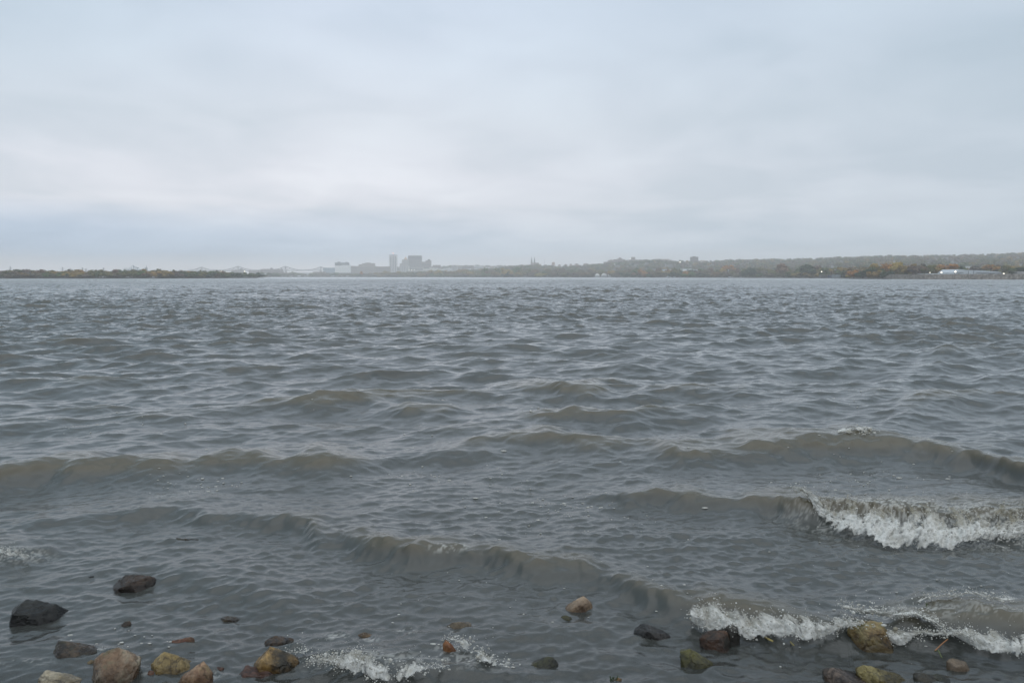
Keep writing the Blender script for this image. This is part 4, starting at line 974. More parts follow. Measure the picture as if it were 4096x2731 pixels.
# --- everything behind reads as one wooded mass
def build_forest():
    r = np.random.default_rng(3)
    V, Fc, Cc = [], [], []; b = 0
    tpl = [crown_np(700 + i, 70, 0.13) for i in range(6)]
    pal = np.array([C_OLIVE, C_GREEN, C_OCHRE, C_GREY, C_RUST, C_DARK, C_ORANGE]); pw = np.array([5, 3, 1.6, 5, 1.4, 2, .25]); pw = pw / pw.sum()
    def put(px, Y, w, h, zz=None, tone=1.0):
        nonlocal b
        z = float(terrain_z(np.array([px]), np.array([Y]))[0]) if zz is None else zz
        v, f = tpl[r.integers(0, 6)]
        a = r.uniform(0, 6.28); R_ = np.array([[math.cos(a), -math.sin(a), 0], [math.sin(a), math.cos(a), 0], [0, 0, 1]])
        vv = (v @ R_.T) * np.array([w, w, h]) + np.array([(px - 2048) / F * Y, Y, z - .08 * h])
        c = pal[r.choice(len(pal), p=pw)] * r.uniform(.75, 1.25) * tone * 1.3
        V.append(vv); Fc.append(f + b); b += len(vv); Cc.append(np.repeat(np.append(c, 1.0)[None], len(vv), 0))
    # ridge line itself: uneven crowns
    px = 1560.0
    while px < 4350:
        w = r.uniform(12, 20); put(px, RIDGE_Y - 10 + r.uniform(-30, 30), w, r.uniform(9, 13) + (r.random() < .12) * 4, None, .9)
        px += w * .55 * F / RIDGE_Y * .8
    # slope
    for _ in range(2100):
        px = r.uniform(1850, 4350) if r.random() < .9 else r.uniform(1500, 1900)
        sy = float(shore_y(px))
        Y = r.uniform(sy + 90, RIDGE_Y)
        put(px, Y, r.uniform(11, 19), r.uniform(9, 14))
    for _ in range(150):                                       # city edge trees
        px = r.uniform(1080, 1900); put(px, r.uniform(2550, 3300), r.uniform(8, 16), r.uniform(4, 7))
    px = 1660.0
    while px < 2060:                                           # tree line beyond the low city roofs
        put(px, 3600 + r.uniform(-60, 60), r.uniform(14, 26), r.uniform(10, 17), at(px, np.interp(px, [1660, 1800, 2060], [1072, 1069, 1068]), 3600)[2] - 4, .9); px += 9
    for _ in range(60):
        px = r.uniform(1690, 2000); put(px, 3500, r.uniform(14, 24), 16, at(px, 1082, 3500)[2] - 2, .9)
    for _ in range(160):                                       # behind the island
        px = r.uniform(-150, 900); put(px, float(shore_y(px)) + r.uniform(25, 120), r.uniform(8, 12), r.uniform(6, 9.0))
    me = mesh_np('forest', np.concatenate(V), np.concatenate(Fc), False)
    ca = me.color_attributes.new('foliage', 'FLOAT_COLOR', 'POINT'); ca.data.foreach_set('color', np.concatenate(Cc).astype(np.float32).ravel())
    m, nt, out = new_mat('distant_foliage')
    a = N(nt, 'ShaderNodeAttribute', attribute_name='foliage')
    g = N(nt, 'ShaderNodeNewGeometry'); nz = N(nt, 'ShaderNodeTexNoise', Scale=0.3, Detail=3.0); nt.links.new(g.outputs['Position'], nz.inputs['Vector'])
    rr = ramp(nt, [(0.3, (0.7, 0.72, 0.75, 1)), (0.7, (1.3, 1.25, 1.15, 1))]); nt.links.new(nz.outputs['Fac'], rr.inputs[0])
    c = mixc(nt, 1.0, a.outputs['Color'], rr.outputs[0], 'MULTIPLY')
    d = N(nt, 'ShaderNodeBsdfDiffuse'); nt.links.new(c, d.inputs[0]); nt.links.new(d.outputs[0], out.inputs[0])
    me.materials.append(m)
    tag(link(bpy.data.objects.new('forest', me)), 'grey-green autumn forest covering the ridge behind the far shore', 'forest', kind='stuff')
build_forest()

# ------------------------------------------------------------------ BUILDINGS
def land(px, Y): return float(terrain_z(np.array([float(px)]), np.array([float(Y)]))[0])
C3, C4, C5, C6, C7, C1, C2 = 1250, 1850, 2450, 2950, 3396, 0, 600
def cx_(ox, x): return ox + x * 700 / 2352.0
def cy__(y): return 960 + y * 700 / 2352.0

GLASS_DK = wall_mat((0.03, 0.035, 0.045), 0.3, 0.15, 0.5)
def block(name, label, ox, x0, x1, yt, Y, col, cat='building', yb=None, depth=None, roof=None, bands=0, strips=0, group=None, kids=()):
    """a building seen between crop columns x0..x1 with its top at crop row yt; kids = extra blocks (name, x0, x1, yt, yb, colour)"""
    pa, pb = cx_(ox, x0), cx_(ox, x1); pm = (pa + pb) / 2
    z0 = land(pm, Y) - 1.5
    X0, X1 = (pa - 2048) / F * Y, (pb - 2048) / F * Y
    zt = at(pm, cy__(yt), Y)[2]
    zb = z0 if yb is None else max(z0, at(pm, cy__(yb), Y)[2] - 1.0)
    if zb > z0 + 0.1: zb = z0
    w = X1 - X0; dp = depth or max(8, min(30, w * .7))
    e = empty(name, ((X0 + X1) / 2, Y, zb)); tag(e, label, cat, group)
    H = zt - zb
    MB().box(-w / 2, w / 2, 0, dp, 0, H).build('wall', wall_mat(col), e)
    rc = roof or tuple(c * .55 for c in col)
    MB().box(-w / 2 - .25, w / 2 + .25, -.25, dp + .25, H, H + max(.5, H * .025)).build('roof', wall_mat(rc), e)
    for k in range(bands):                              # rows of windows
        z = H * (0.30 + 0.62 * (k + .5) / bands)
        mb = MB(); n = max(3, int(w / 4))
        for q in range(n):
            xa = -w / 2 + w * (q + .22) / n; mb.box(xa, xa + w / n * .56, -.12, .02, z - H * .16 / bands, z + H * .16 / bands)
        mb.build('window_row', GLASS_DK, e)
    for k in range(strips):                             # dark upright strips
        xa = -w / 2 + w * (k + .62) / (strips + .25)
        MB().box(xa - w * .16 / strips, xa + w * .16 / strips, -.3, .02, H * .04, H * .97).build('window_strip', GLASS_DK, e)
    for kn, a, b_, t_, bo, kc in kids:
        A, B = (cx_(ox, a) - 2048) / F * Y - (X0 + X1) / 2, (cx_(ox, b_) - 2048) / F * Y - (X0 + X1) / 2
        zt2 = at(pm, cy__(t_), Y)[2] - zb; zb2 = (at(pm, cy__(bo), Y)[2] - zb) if bo is not None else 0
        MB().box(A, B, 1.0, dp - 1.0, zb2, zt2).build(kn, wall_mat(kc), e)
    return e, (X0, X1, zb, zt, dp)

BRK = (0.22, 0.165, 0.14); BRK2 = (0.26, 0.2, 0.17); CONC = (0.33, 0.31, 0.29); WHT = (0.78, 0.78, 0.76); STEEL = (0.18, 0.21, 0.24); DGR = (0.10, 0.105, 0.115)
YC = 3400.0
e, g_ = block('silo_building', 'white silo building with a dark grey top storey at the left of the city', C3, 312, 486, 347, YC - 300, WHT, roof=WHT, kids=[('dark_storey', 312, 486, 303, 349, DGR), ('roof_hut', 345, 365, 292, 304, DGR), ('roof_hut', 450, 470, 296, 304, DGR)])
block('white_annex', 'lower white annex stuck to the right of the silo building', C3, 402, 508, 340, YC - 312, WHT, roof=(0.6, 0.6, 0.6))
block('shed', 'long low blue-grey shed left of the white silo building', C3, 155, 310, 376, YC - 250, (0.2, 0.28, 0.34), roof=(0.12, 0.16, 0.2))
block('warehouse', 'broad tan brick warehouse right of the white silo building', C3, 512, 840, 353, YC - 200, BRK2, bands=3, kids=[('upper_storey', 628, 680, 327, 354, BRK2)])
block('warehouse', 'stepped upper brick block rising behind the tan warehouse', C3, 676, 835, 317, YC - 150, BRK2, bands=1, kids=[('roof_hut', 715, 780, 304, 318, CONC)])
block('office_building', 'low grey-brown office block between warehouse and striped tower', C3, 842, 1045, 359, YC - 180, BRK, bands=3)
e, (X0, X1, zb, zt, dp) = block('tower', 'slender tall white tower with dark upright window strips and a red light', C3, 1040, 1137, 206, YC, (0.62, 0.6, 0.6), roof=(0.3, 0.31, 0.33), strips=4, depth=28, kids=[('roof_hut', 1058, 1120, 197, 206, (0.3, 0.3, 0.32))])
mb = MB(); mb.bar((0, 10, zt - zb), (0, 10, zt - zb + 9), .35, .2); mb.build('mast', wall_mat(DGR), e)
MB().lathe([(.1, zt - zb + 8.6), (1.5, zt - zb + 9.2), (1.5, zt - zb + 10.6), (.1, zt - zb + 11.2)], 0, 10, 10).build('beacon', emit_mat((1, 0.32, 0.22), 5.0), e)
# domed building
e, (X0, X1, zb, zt, dp) = block('domed_building', 'grey masonry building with a copper-gold dome between the two big towers', C3, 1178, 1292, 318, YC - 20, CONC, bands=2, kids=[('drum', 1208, 1290, 262, 320, CONC)])
cx0 = (cx_(C3, 1255) - 2048) / F * (YC - 20) - (X0 + X1) / 2
zd = at(cx_(C3, 1255), cy__(262), YC - 20)[2] - zb
sc_ = YC / F * 700 / 2352
MB().lathe([(26 * sc_, zd), (26 * sc_, zd + 4 * sc_), (22 * sc_, zd + 12 * sc_), (14 * sc_, zd + 22 * sc_), (5 * sc_, zd + 29 * sc_), (3 * sc_, zd + 38 * sc_), (.4, zd + 48 * sc_)], cx0, 12, 18).build('dome', wall_mat((0.5, 0.32, 0.2)), e)
e, (X0, X1, zb, zt, dp) = block('tower', 'broad grey-brown tower block with a dark crown, biggest building of the city', C3, 1293, 1465, 214, YC + 20, (0.2, 0.175, 0.165), roof=(0.4, 0.4, 0.42), depth=40, kids=[])
H = zt - zb; w = X1 - X0
MB().box(-w / 2 - .6, w / 2 + .6, -.6, 40.6, H * .83, H * .985).build('crown_band', wall_mat((0.09, 0.085, 0.095)), e)
for k in range(9):
    xa = -w / 2 + w * (k + .5) / 9; MB().box(xa - .9, xa + .9, -.4, .02, H * .05, H * .82).build('window_strip', wall_mat((0.11, 0.11, 0.13), .35, .15, .5), e)
MB().bar((-w * .1, 15, H), (-w * .1, 15, H + 9), .5, .3).build('mast', wall_mat(DGR), e)
block('hotel_building', 'stepped brown block at the right side of the broad tower', C3, 1466, 1595, 298, YC, (0.21, 0.165, 0.15), bands=3, kids=[('upper_storey', 1526, 1595, 273, 299, (0.21, 0.165, 0.15)), ('roof_hut', 1555, 1578, 258, 274, DGR)])
e, g2 = block('parking_garage', 'long low concrete parking deck with white lights at the feet of the towers', C3, 1140, 1490, 364, YC - 220, CONC, bands=2)
for x, lab in ((1298, 'left'), (1333, 'middle'), (1365, 'right'), (1168, 'far left')): pass
block('arcade_building', 'pale columned podium with dark gaps in front of the domed building', C3, 1183, 1300, 349, YC - 245, (0.5, 0.49, 0.47), strips=5)
block('civic_hall', 'long low cream hall at the foot of the stepped brown block', C3, 1490, 1760, 388, YC - 420, (0.6, 0.58, 0.53), bands=1, kids=[('upper_storey', 1575, 1680, 374, 389, (0.6, 0.58, 0.53))])
block('office_building', 'low red-brown flat building right of the stepped brown block', C3, 1622, 1722, 340, YC - 60, (0.2, 0.13, 0.115), bands=2)
block('striped_building', 'small block with black and white upright stripes right of the city', C3, 1870, 1955, 340, YC - 350, (0.5, 0.47, 0.44), strips=5)
block('office_building', 'tan building touching the right side of the striped block', C3, 1956, 2012, 346, YC - 300, (0.34, 0.29, 0.24), bands=2)
block('office_building', 'long brown building between the tan building and the pale block', C3, 2014, 2165, 347, YC - 280, (0.2, 0.155, 0.14), bands=2)
block('office_building', 'pale grey cube building right of the long brown building', C3, 2172, 2290, 349, YC - 500, (0.55, 0.55, 0.54), bands=2)
block('shed', 'low white shed in front of the long brown building', C3, 2030, 2172, 388, YC - 560, WHT)
block('shed', 'long low white shed with grey roof just right of the cream hall', C3, 1765, 1870, 384, YC - 450, (0.5, 0.5, 0.5), roof=WHT)
# low bridge with piers in front of the city
def viaduct():
    Y = 2900.0
    x0, x1 = [(cx_(C3, v) - 2048) / F * Y for v in (-260, 560)]
    e = empty('road_bridge', ((x0 + x1) / 2, Y, 0)); tag(e, 'low flat road bridge on white piers left of the city', 'bridge')
    zd = at(cx_(C3, 150), cy__(446), Y)[2]; w = x1 - x0
    MB().box(-w / 2, w / 2, 0, 14, zd - 2.2, zd).build('deck', wall_mat((0.17, 0.17, 0.175)), e)
    MB().box(-w / 2, w / 2, -.3, 0, zd, zd + 1.2).build('railing', wall_mat((0.2, 0.2, 0.2)), e)
    for k in range(13):
        xa = -w / 2 + w * (k + .5) / 13; MB().box(xa - 2.0, xa + 2.0, 2, 12, -3, zd - 2.2).build('pier', wall_mat((0.6, 0.59, 0.57)), e)
viaduct()
# industrial roofs and brick works behind the bridge (crop 2)
block('factory', 'long brick factory behind the bridge, with a small chimney', C2, 1500, 1772, 392, 3100, (0.22, 0.16, 0.15), bands=2, kids=[('chimney', 1629, 1636, 374, 392, DGR)])
block('factory', 'low grey-brown factory right of the second bridge peak', C2, 1340, 1480, 410, 3050, (0.2, 0.16, 0.15))
block('factory', 'low grey-brown factory just below the second bridge peak', C2, 1110, 1262, 404, 3080, (0.2, 0.165, 0.16), kids=[('roof_hut', 1220, 1234, 386, 405, DGR)])
block('shed', 'white-roofed shed below the third bridge peak', C2, 1950, 2150, 440, 2800, (0.5, 0.5, 0.52), roof=(.45, .45, .45))
block('shed', 'low white shed right of the island tip, by the waterside', C2, 1500, 1590, 446, 2700, (0.55, 0.55, 0.56), roof=(0.3, 0.28, 0.28))
block('shed', 'brown low shed right of the white-roofed shed', C2, 2200, 2352, 428, 2750, (0.17, 0.13, 0.12))
block('factory', 'brick block left of the long factory with the chimney', C2, 1600, 1780, 425, 2850, (0.2, 0.15, 0.145))

# cantilever truss bridge with four peaks
def truss_bridge():
    Y = 3250.0; s = 700 / 2352.0
    def P(x, y): p = at(cx_(C2, x), cy__(y), Y); return p
    a = P(520, 414); b = P(2420, 404)
    e = empty('truss_bridge', ((a[0] + b[0]) / 2, Y, 0)); tag(e, 'long grey cantilever truss bridge with four pointed peaks, left of the city', 'bridge')
    ox = (a[0] + b[0]) / 2
    mat = wall_mat((0.13, 0.14, 0.155), .6, .15, .2)
    peaks = [(687, 362), (1178, 350), (1820, 350), (2290, 358)]
    def topc(x):
        y = 414 - 4
        for i, (px_, py_) in enumerate(peaks):
            d = abs(x - px_); side = 150
            y = min(y, np.interp(d, [0, 40, 100, 165, 220], [py_, py_ + 18, py_ + 36, 398, 402]))
        mid = min(x > 687 and x < 2290, True)
        return y
    def dk(x): return np.interp(x, [520, 687, 1178, 1820, 2290, 2420], [420, 418, 414, 412, 410, 408])
    def L(x, y): p = P(x, y); return (p[0] - ox, 0, p[2])
    mb = MB(); mb2 = MB()
    xs = list(np.arange(520, 2421, 27.0))
    d0 = MB()
    for x0, x1 in zip(xs[:-1], xs[1:]):
        q0, q1 = L(x0, dk(x0)), L(x1, dk(x1)); d0.bar(q0, q1, 1.3, None, 4)
    d0.build('deck', mat, e)
    for yy in (0, 11.0):
        tc = MB()
        for k, (x0, x1) in enumerate(zip(xs[:-1], xs[1:])):
            t0, t1 = L(x0, topc(x0)), L(x1, topc(x1)); b0, b1 = L(x0, dk(x0)), L(x1, dk(x1))
            f = lambda p: (p[0], yy, p[2])
            tc.bar(f(t0), f(t1), .75, None, 4); tc.bar(f(b0), f(t0), .38, None, 4)
            tc.bar(f(b0) if k % 2 else f(t0), f(t1) if k % 2 else f(b1), .38, None, 4)
        tc.build('truss', mat, e)
    for px_, py_ in peaks:
        t = MB(); q = L(px_, py_); 
        t.bar((q[0], 0, q[2]), (q[0], 0, 0), .9, 1.1, 4); t.bar((q[0], 11, q[2]), (q[0], 11, 0), .9, 1.1, 4); t.bar((q[0], 0, q[2]), (q[0], 11, q[2]), .7, None, 4)
        t.build('tower_post', mat, e)
        MB().box(q[0] - 4, q[0] + 4, -1, 12, -3, max(3, L(px_, dk(px_))[2] - 2)).build('pier', wall_mat(CONC), e)
truss_bridge()

# church with twin spires
e, (X0, X1, zb, zt, dp) = block('church', 'brown church with twin dark pointed spires on the skyline', C4, 917, 1026, 308, 3000, (0.22, 0.165, 0.14), roof=(0.15, 0.12, 0.12), depth=24)
mid = (X0 + X1) / 2
for x in (930, 968):
    a = at(cx_(C4, x), cy__(298), 3000); t = at(cx_(C4, x), cy__(222), 3000); xx = a[0] - mid
    MB().box(xx - 2.8, xx + 2.8, -1, 4.6, 0, a[2] - zb).build('bell_tower', wall_mat((0.2, 0.15, 0.13)), e)
    MB().lathe([(3.0, a[2] - zb), (1.9, (a[2] * .6 + t[2] * .4) - zb), (.25, t[2] - zb)], xx, 1.8, 8).build('spire', wall_mat((0.045, 0.055, 0.065), .6, .2, .3), e)
block('school_building', 'long pale school left of the twin-spired church', C4, 783, 914, 331, 2950, (0.55, 0.53, 0.52), bands=2, roof=(.5, .5, .5))
# water tank on legs, mast
def tank(label, ox, x, ytop, ybot, wpx, Y, col, legs):
    p0 = at(cx_(ox, x), cy__(ybot), Y); p1 = at(cx_(ox, x), cy__(ytop), Y); r_ = wpx * 700 / 2352 / 2 * Y / F; z0 = land(cx_(ox, x), Y) - 1
    e = empty('water_tower', (p0[0], Y, z0)); tag(e, label, 'water tower')
    H = p1[2] - z0; hb = p0[2] - z0
    MB().lathe([(r_ * .3, hb), (r_ * .85, hb + (H - hb) * .12), (r_, hb + (H - hb) * .35), (r_, hb + (H - hb) * .75), (r_ * .7, hb + (H - hb) * .93), (r_ * .1, H)], 0, 0, 16).build('tank', wall_mat(col), e)
    if legs:
        MB().bar((0, 0, 0), (0, 0, hb + .5), r_ * .42, r_ * .3, 8).build('stem', wall_mat(tuple(c * .8 for c in col)), e)
    else:
        MB().bar((0, 0, 0), (0, 0, hb + .5), r_ * .95, r_ * .9, 12).build('stem', wall_mat(col), e)
tank('squat round brick-pink water tank on the skyline right of the church', C4, 1220, 296, 352, 44, 2900, (0.35, 0.22, 0.18), False)
tank('small mushroom-shaped water tower above the ridge trees at the far right', C7, 2118, 170, 186, 24, 2650, (0.3, 0.32, 0.33), True)
def mast(label, ox, x, yt, Y, r_=.5, name='radio_mast'):
    t = at(cx_(ox, x), cy__(yt), Y); z0 = land(cx_(ox, x), Y) - 1
    e = empty(name, (t[0], Y, z0)); tag(e, label, 'mast')
    MB().bar((0, 0, 0), (0, 0, t[2] - z0), r_, r_ * .35, 5).build('pole', wall_mat(DGR), e)
    mb = MB()
    for k in range(4): z = (t[2] - z0) * (.55 + .12 * k); mb.bar((-r_ * 2.2, 0, z), (r_ * 2.2, 0, z), r_ * .35, None, 4)
    mb.build('crossbar', wall_mat(DGR), e)
mast('thin radio mast between the church and the round water tank', C4, 1103, 250, 2950)
# houses along the skyline
for k, (x, w_, yt, c, lab) in enumerate([(1300, 40, 330, (.4, .3, .27), 'pinkish house right of the round water tank'), (1385, 46, 326, (.3, .24, .22), 'brown house on the skyline, second right of the round tank'), (1455, 40, 322, (.45, .36, .33), 'pale pink house on the skyline left of the tall gabled house'),
                                         (1530, 56, 318, (.45, .36, .34), 'broad pale pink house on the skyline'), (1655, 70, 314, (.42, .34, .32), 'broad pink-grey house nearer the hospital on the skyline'), (1745, 60, 322, (.5, .42, .38), 'cream house on the skyline left of the hospital'), (1840, 52, 316, (.35, .27, .26), 'brown-pink house on the skyline, last one left of the hospital')]):
    Y = 2750.0; pa, pb = cx_(C4, x - w_ / 2), cx_(C4, x + w_ / 2); X0, X1 = (pa - 2048) / F * Y, (pb - 2048) / F * Y; z0 = land((pa + pb) / 2, Y) - 1; zt = at((pa + pb) / 2, cy__(yt), Y)[2]; w = X1 - X0; H = max(5, zt - z0)
    e = empty('house', ((X0 + X1) / 2, Y, z0)); tag(e, lab, 'house')
    MB().box(-w / 2, w / 2, 0, 10, 0, H - 2.5).build('wall', wall_mat(c), e)
    MB().prism([(-w / 2 - .4, H - 2.5), (w / 2 + .4, H - 2.5), (w * .18, H + .5), (-w * .18, H + .5)], -.4, 10.4).build('roof', wall_mat((.2, .16, .15)), e)
    mb = MB(); n = 3
    for q in range(n): xa = -w / 2 + w * (q + .3) / n; mb.box(xa, xa + w / n * .4, -.12, .02, H * .55, H * .72)
    mb.build('window_row', GLASS_DK, e)
# hospital on the bluff
e, (X0, X1, zb, zt, dp) = block('hospital', 'big stepped brown hospital on the bluff right of the skyline houses', C4, 2030, 2178, 262, 2600, (0.24, 0.185, 0.175), bands=4, kids=[('gable', 2085, 2140, 247, 263, (0.24, 0.185, 0.175)), ('roof_hut', 2106, 2120, 234, 248, (0.2, 0.15, 0.15))])
block('hospital_wing', 'lower brown wing left of the big hospital', C4, 1952, 2028, 274, 2585, (0.27, 0.215, 0.2), bands=3, kids=[('stair_tower', 1985, 2000, 258, 275, (0.3, 0.25, 0.23))])
block('hospital_wing', 'lowest brown wing at the left end of the hospital', C4, 1893, 1950, 294, 2570, (0.26, 0.21, 0.2), bands=2)
block('apartment_building', 'tan block standing alone right of the hospital on the skyline', C4, 2262, 2312, 232, 2620, (0.33, 0.28, 0.26), bands=3)
block('apartment_building', 'low tan block hugging the foot of the lone tan skyline block', C4, 2220, 2380, 268, 2610, (0.3, 0.26, 0.25), bands=1)
block('chapel', 'tiny white chapel below the hospital', C4, 2025, 2050, 335, 2300, WHT, kids=[('steeple', 2036, 2042, 318, 336, WHT)])
block('gym_hall', 'long pale flat-roofed hall on the skyline right of the hospital', C5, 630, 790, 270, 2600, (0.42, 0.37, 0.35), kids=[('upper_storey', 640, 755, 255, 271, (0.45, 0.4, 0.37))])
block('apartment_building', 'square dark brown block poking above the ridge trees', C5, 1045, 1141, 230, 2480, (0.15, 0.115, 0.115), bands=4, kids=[('roof_hut', 1075, 1105, 219, 231, (0.13, 0.1, 0.1))])
block('house', 'white-walled house below the square dark brown block', C5, 1050, 1098, 306, 2300, WHT)
block('house', 'pale house right of the square dark brown block', C5, 1180, 1225, 282, 2350, (.5, .45, .42))
block('house', 'grey-white house further right of the square dark brown block', C5, 1240, 1300, 286, 2350, (.5, .5, .5))
block('shed', 'long blue-white warehouse behind the middle shore trees', C5, 690, 872, 396, 1480, (0.55, 0.6, 0.66), roof=(.62, .66, .7), depth=20)
block('shed', 'white warehouse right of the long blue-white one', C5, 930, 1055, 391, 1480, (0.66, 0.68, 0.7), roof=(.66, .7, .73), depth=20)
block('shed', 'short grey-white shed at the right end of the warehouses', C5, 1100, 1205, 397, 1470, (0.5, 0.52, 0.53), depth=16)
block('shed', 'little white shed under the brightest orange tree', C5, 1555, 1600, 402, 1290, (.6, .63, .66), depth=8)
block('cabin', 'tiny white cabin roof at the waterline on the right part of the shore', C5, 2202, 2226, 466, 1110, (.5, .52, .52), depth=4)
block('shed', 'long low shed with a pale roof above the grey dock', C6, 1350, 1590, 402, 900, (.3, .3, .3), roof=(.6, .6, .58), depth=14)
block('cabin', 'low dark boathouse left of the grey dock', C6, 1115, 1240, 474, 860, (0.045, 0.045, 0.05), roof=(.16, .15, .1), depth=7)
block('cabin', 'dark blue hut at the left end of the grey dock', C6, 1218, 1256, 478, 853, (0.04, 0.06, 0.11), depth=4)
# marina cabins at the middle shore
for x0, x1, yt, lab in [(1780, 1838, 452, 'white-roofed boat shed, left one of the group at the middle shore gap'), (1866, 1938, 447, 'white-roofed boat shed, biggest of the group at the middle shore gap'), (1955, 1988, 452, 'white-roofed boat shed, right one of the group at the middle shore gap')]:
    Y = 1500.0; pa, pb = cx_(C4, x0), cx_(C4, x1); X0, X1 = (pa - 2048) / F * Y, (pb - 2048) / F * Y; z0 = 0.6; zt = at((pa + pb) / 2, cy__(yt), Y)[2]; w = X1 - X0; H = max(3.2, zt - z0)
    e = empty('boat_shed', ((X0 + X1) / 2, Y, z0)); tag(e, lab, 'boat shed')
    MB().box(-w / 2, w / 2, 0, 8, 0, H * .55).build('wall', wall_mat((.35, .36, .38)), e)
    MB().prism([(-w / 2 - .4, H * .55), (w / 2 + .4, H * .55), (w * .1, H), (-w * .1, H)], -.4, 8.4).build('roof', wall_mat(WHT), e)
def dock(label, ox, xs, yt, yb, Y, col, r_):
    e = empty('dock', ((cx_(ox, xs[0]) - 2048) / F * Y, Y, 0)); tag(e, label, 'dock')
    X = [(cx_(ox, x) - cx_(ox, xs[0])) / F * Y for x in xs]; zt = at(cx_(ox, xs[0]), cy__(yt), Y)[2]
    for x in X: MB().bar((x, 0, -2.5), (x, 0, zt + r_ * 1.5), r_, None, 6).build('post', wall_mat(col), e)
    MB().box(X[0] - .5, X[-1] + .5, -.8, 2.2, zt * .45, zt * .45 + .35).build('deck', wall_mat(tuple(c * .6 for c in col)), e)
dock('pale boat dock on posts in front of the white-roofed boat sheds', C4, [1795, 1812, 1828, 1845], 474, 494, 1490, (.5, .5, .5), .25)
dock('grey-blue dock with tall pale posts left of the wooded point', C6, [1258, 1275, 1292, 1310, 1328, 1345, 1360], 470, 506, 700, (.3, .34, .38), .28)
# little boat near the middle shore
def boat():
    Y = 1700.0; p = at(cx_(C4, 405), cy__(497), Y)
    e = empty('small_boat', (p[0], Y, 0)); tag(e, 'tiny dark boat lying off the middle shore trees', 'boat')
    MB().prism([(-2.6, .9), (2.9, 1.1), (2.2, -.3), (-2.2, -.3)], -.9, .9).build('hull', wall_mat((.03, .05, .08)), e)
    MB().box(-1.2, .6, -.6, .6, .9, 2.3).build('cabin', wall_mat((.05, .07, .1)), e)
boat()

# stone levee with the white lit building on the right
def levee():
    """bank of grey-brown stone, its outline following the shore"""
    pxs = np.linspace(3555, 4700, 420); Yb = shore_y(pxs) - 2.0
    rows = []
    for j, (dy, zz) in enumerate(((0, -.6), (0.6, .3), (2.0, 1.2), (3.6, 2.4), (5.0, 3.6), (7.5, 3.75), (12, 3.7), (20, .8))):
        Y = Yb + dy; r_ = np.random.default_rng(j)
        X = (pxs - 2048) / F * Yb
        top = np.clip((pxs - 3555) / 25, .25, 1)
        z = zz * top + (r_.normal(0, .22, len(pxs)) if 0 < j < 6 else 0)
        rows.append(np.stack([X, Y + (r_.normal(0, .25, len(pxs)) if 0 < j < 6 else 0), z], -1))
    P = np.array(rows); nr, nc = P.shape[:2]; idx = np.arange(nr * nc).reshape(nr, nc)
    f = np.stack([idx[:-1, :-1], idx[:-1, 1:], idx[1:, 1:], idx[1:, :-1]], -1).reshape(-1, 4)
    me = mesh_np('levee', P.reshape(-1, 3), f, False)
    m, nt, out = new_mat('riprap_stone')
    g = N(nt, 'ShaderNodeNewGeometry'); vo = N(nt, 'ShaderNodeTexVoronoi', Scale=0.9); nt.links.new(g.outputs['Position'], vo.inputs['Vector'])
    r = ramp(nt, [(0.0, (.06, .055, .05, 1)), (.55, (.16, .14, .12, 1)), (1.0, (.3, .27, .24, 1))]); nt.links.new(vo.outputs['Color'], r.inputs[0])
    b = N(nt, 'ShaderNodeBsdfPrincipled', Roughness=.85); nt.links.new(r.outputs[0], b.inputs['Base Color']); nt.links.new(b.outputs[0], out.inputs[0])
    me.materials.append(m)
    tag(link(bpy.data.objects.new('levee', me)), 'low grey-brown stone levee at the waterline on the right', 'levee')
levee()
def white_plant():
    Y = 590.0
    def q(x, y): p = at(cx_(C7, x), cy__(y), Y); return p[0], p[2]
    x0, _ = q(1090, 460); x1, _ = q(2100, 460); z0 = 3.4; ox = (x0 + x1) / 2
    e = empty('industrial_building', (ox, Y, z0)); tag(e, 'long white industrial building with a raised gable, lamps on it, behind the levee', 'building')
    W = wall_mat((.42, .46, .49), .5, .08, .3); RF = wall_mat((.34, .37, .40), .6, .12, .3)
    def poly(pts): return [(q(x, y)[0] - ox, q(x, y)[1] - z0) for x, y in pts]
    zz = lambda pts: [(a, max(b, -1.5)) for a, b in poly(pts)]
    MB().prism(zz([(1090, 480), (1405, 480), (1405, 448), (1090, 453)]), 0, 18).build('low_wing', W, e)
    MB().prism(zz([(1405, 480), (1700, 480), (1700, 432), (1600, 408), (1510, 395), (1470, 395), (1425, 425), (1405, 437)]), -1, 22).build('gabled_hall', W, e)
    MB().prism(zz([(1700, 480), (2100, 480), (2100, 441), (1700, 433)]), .5, 22).build('long_wing', W, e)
    MB().prism(poly([(1640, 403), (1860, 412), (2110, 430), (2110, 441), (1700, 434), (1640, 415)]), 6, 28).build('long_roof', RF, e)
    MB().prism(poly([(1700, 433.5), (2105, 441.5), (2105, 444), (1700, 436)]), -.4, .5).build('eaves', wall_mat((.3, .33, .36)), e)
    for a, b_ in ((1590, 1596), (1662, 1667)): MB().prism(poly([(a, 465), (b_, 465), (b_, 412), (a, 412)]), -1.35, -1.0).build('dark_seam', wall_mat((.12, .14, .16)), e)
    MB().prism(poly([(1445, 438), (1525, 438), (1525, 443), (1445, 443)]), -1.5, -1.0).build('canopy', wall_mat((.15, .17, .19)), e)
    MB().prism(poly([(1885, 452), (1945, 452), (1930, 462), (1895, 462)]), -1.2, .5).build('loading_bay', wall_mat((.05, .05, .06)), e)
white_plant()
block('house', 'white house among the trees above the white industrial building', C7, 1590, 1672, 356, 900, WHT, roof=(.5, .5, .5), depth=8)
block('house', 'blue-white house with dark windows high on the wooded ridge', C7, 1178, 1262, 262, 2250, (.45, .5, .58), bands=2, depth=9, kids=[('gable', 1195, 1240, 250, 263, (.45, .5, .58))])
block('house', 'narrow pale house left of the blue-white house on the ridge', C7, 1118, 1142, 262, 2240, (.5, .53, .57), depth=7)
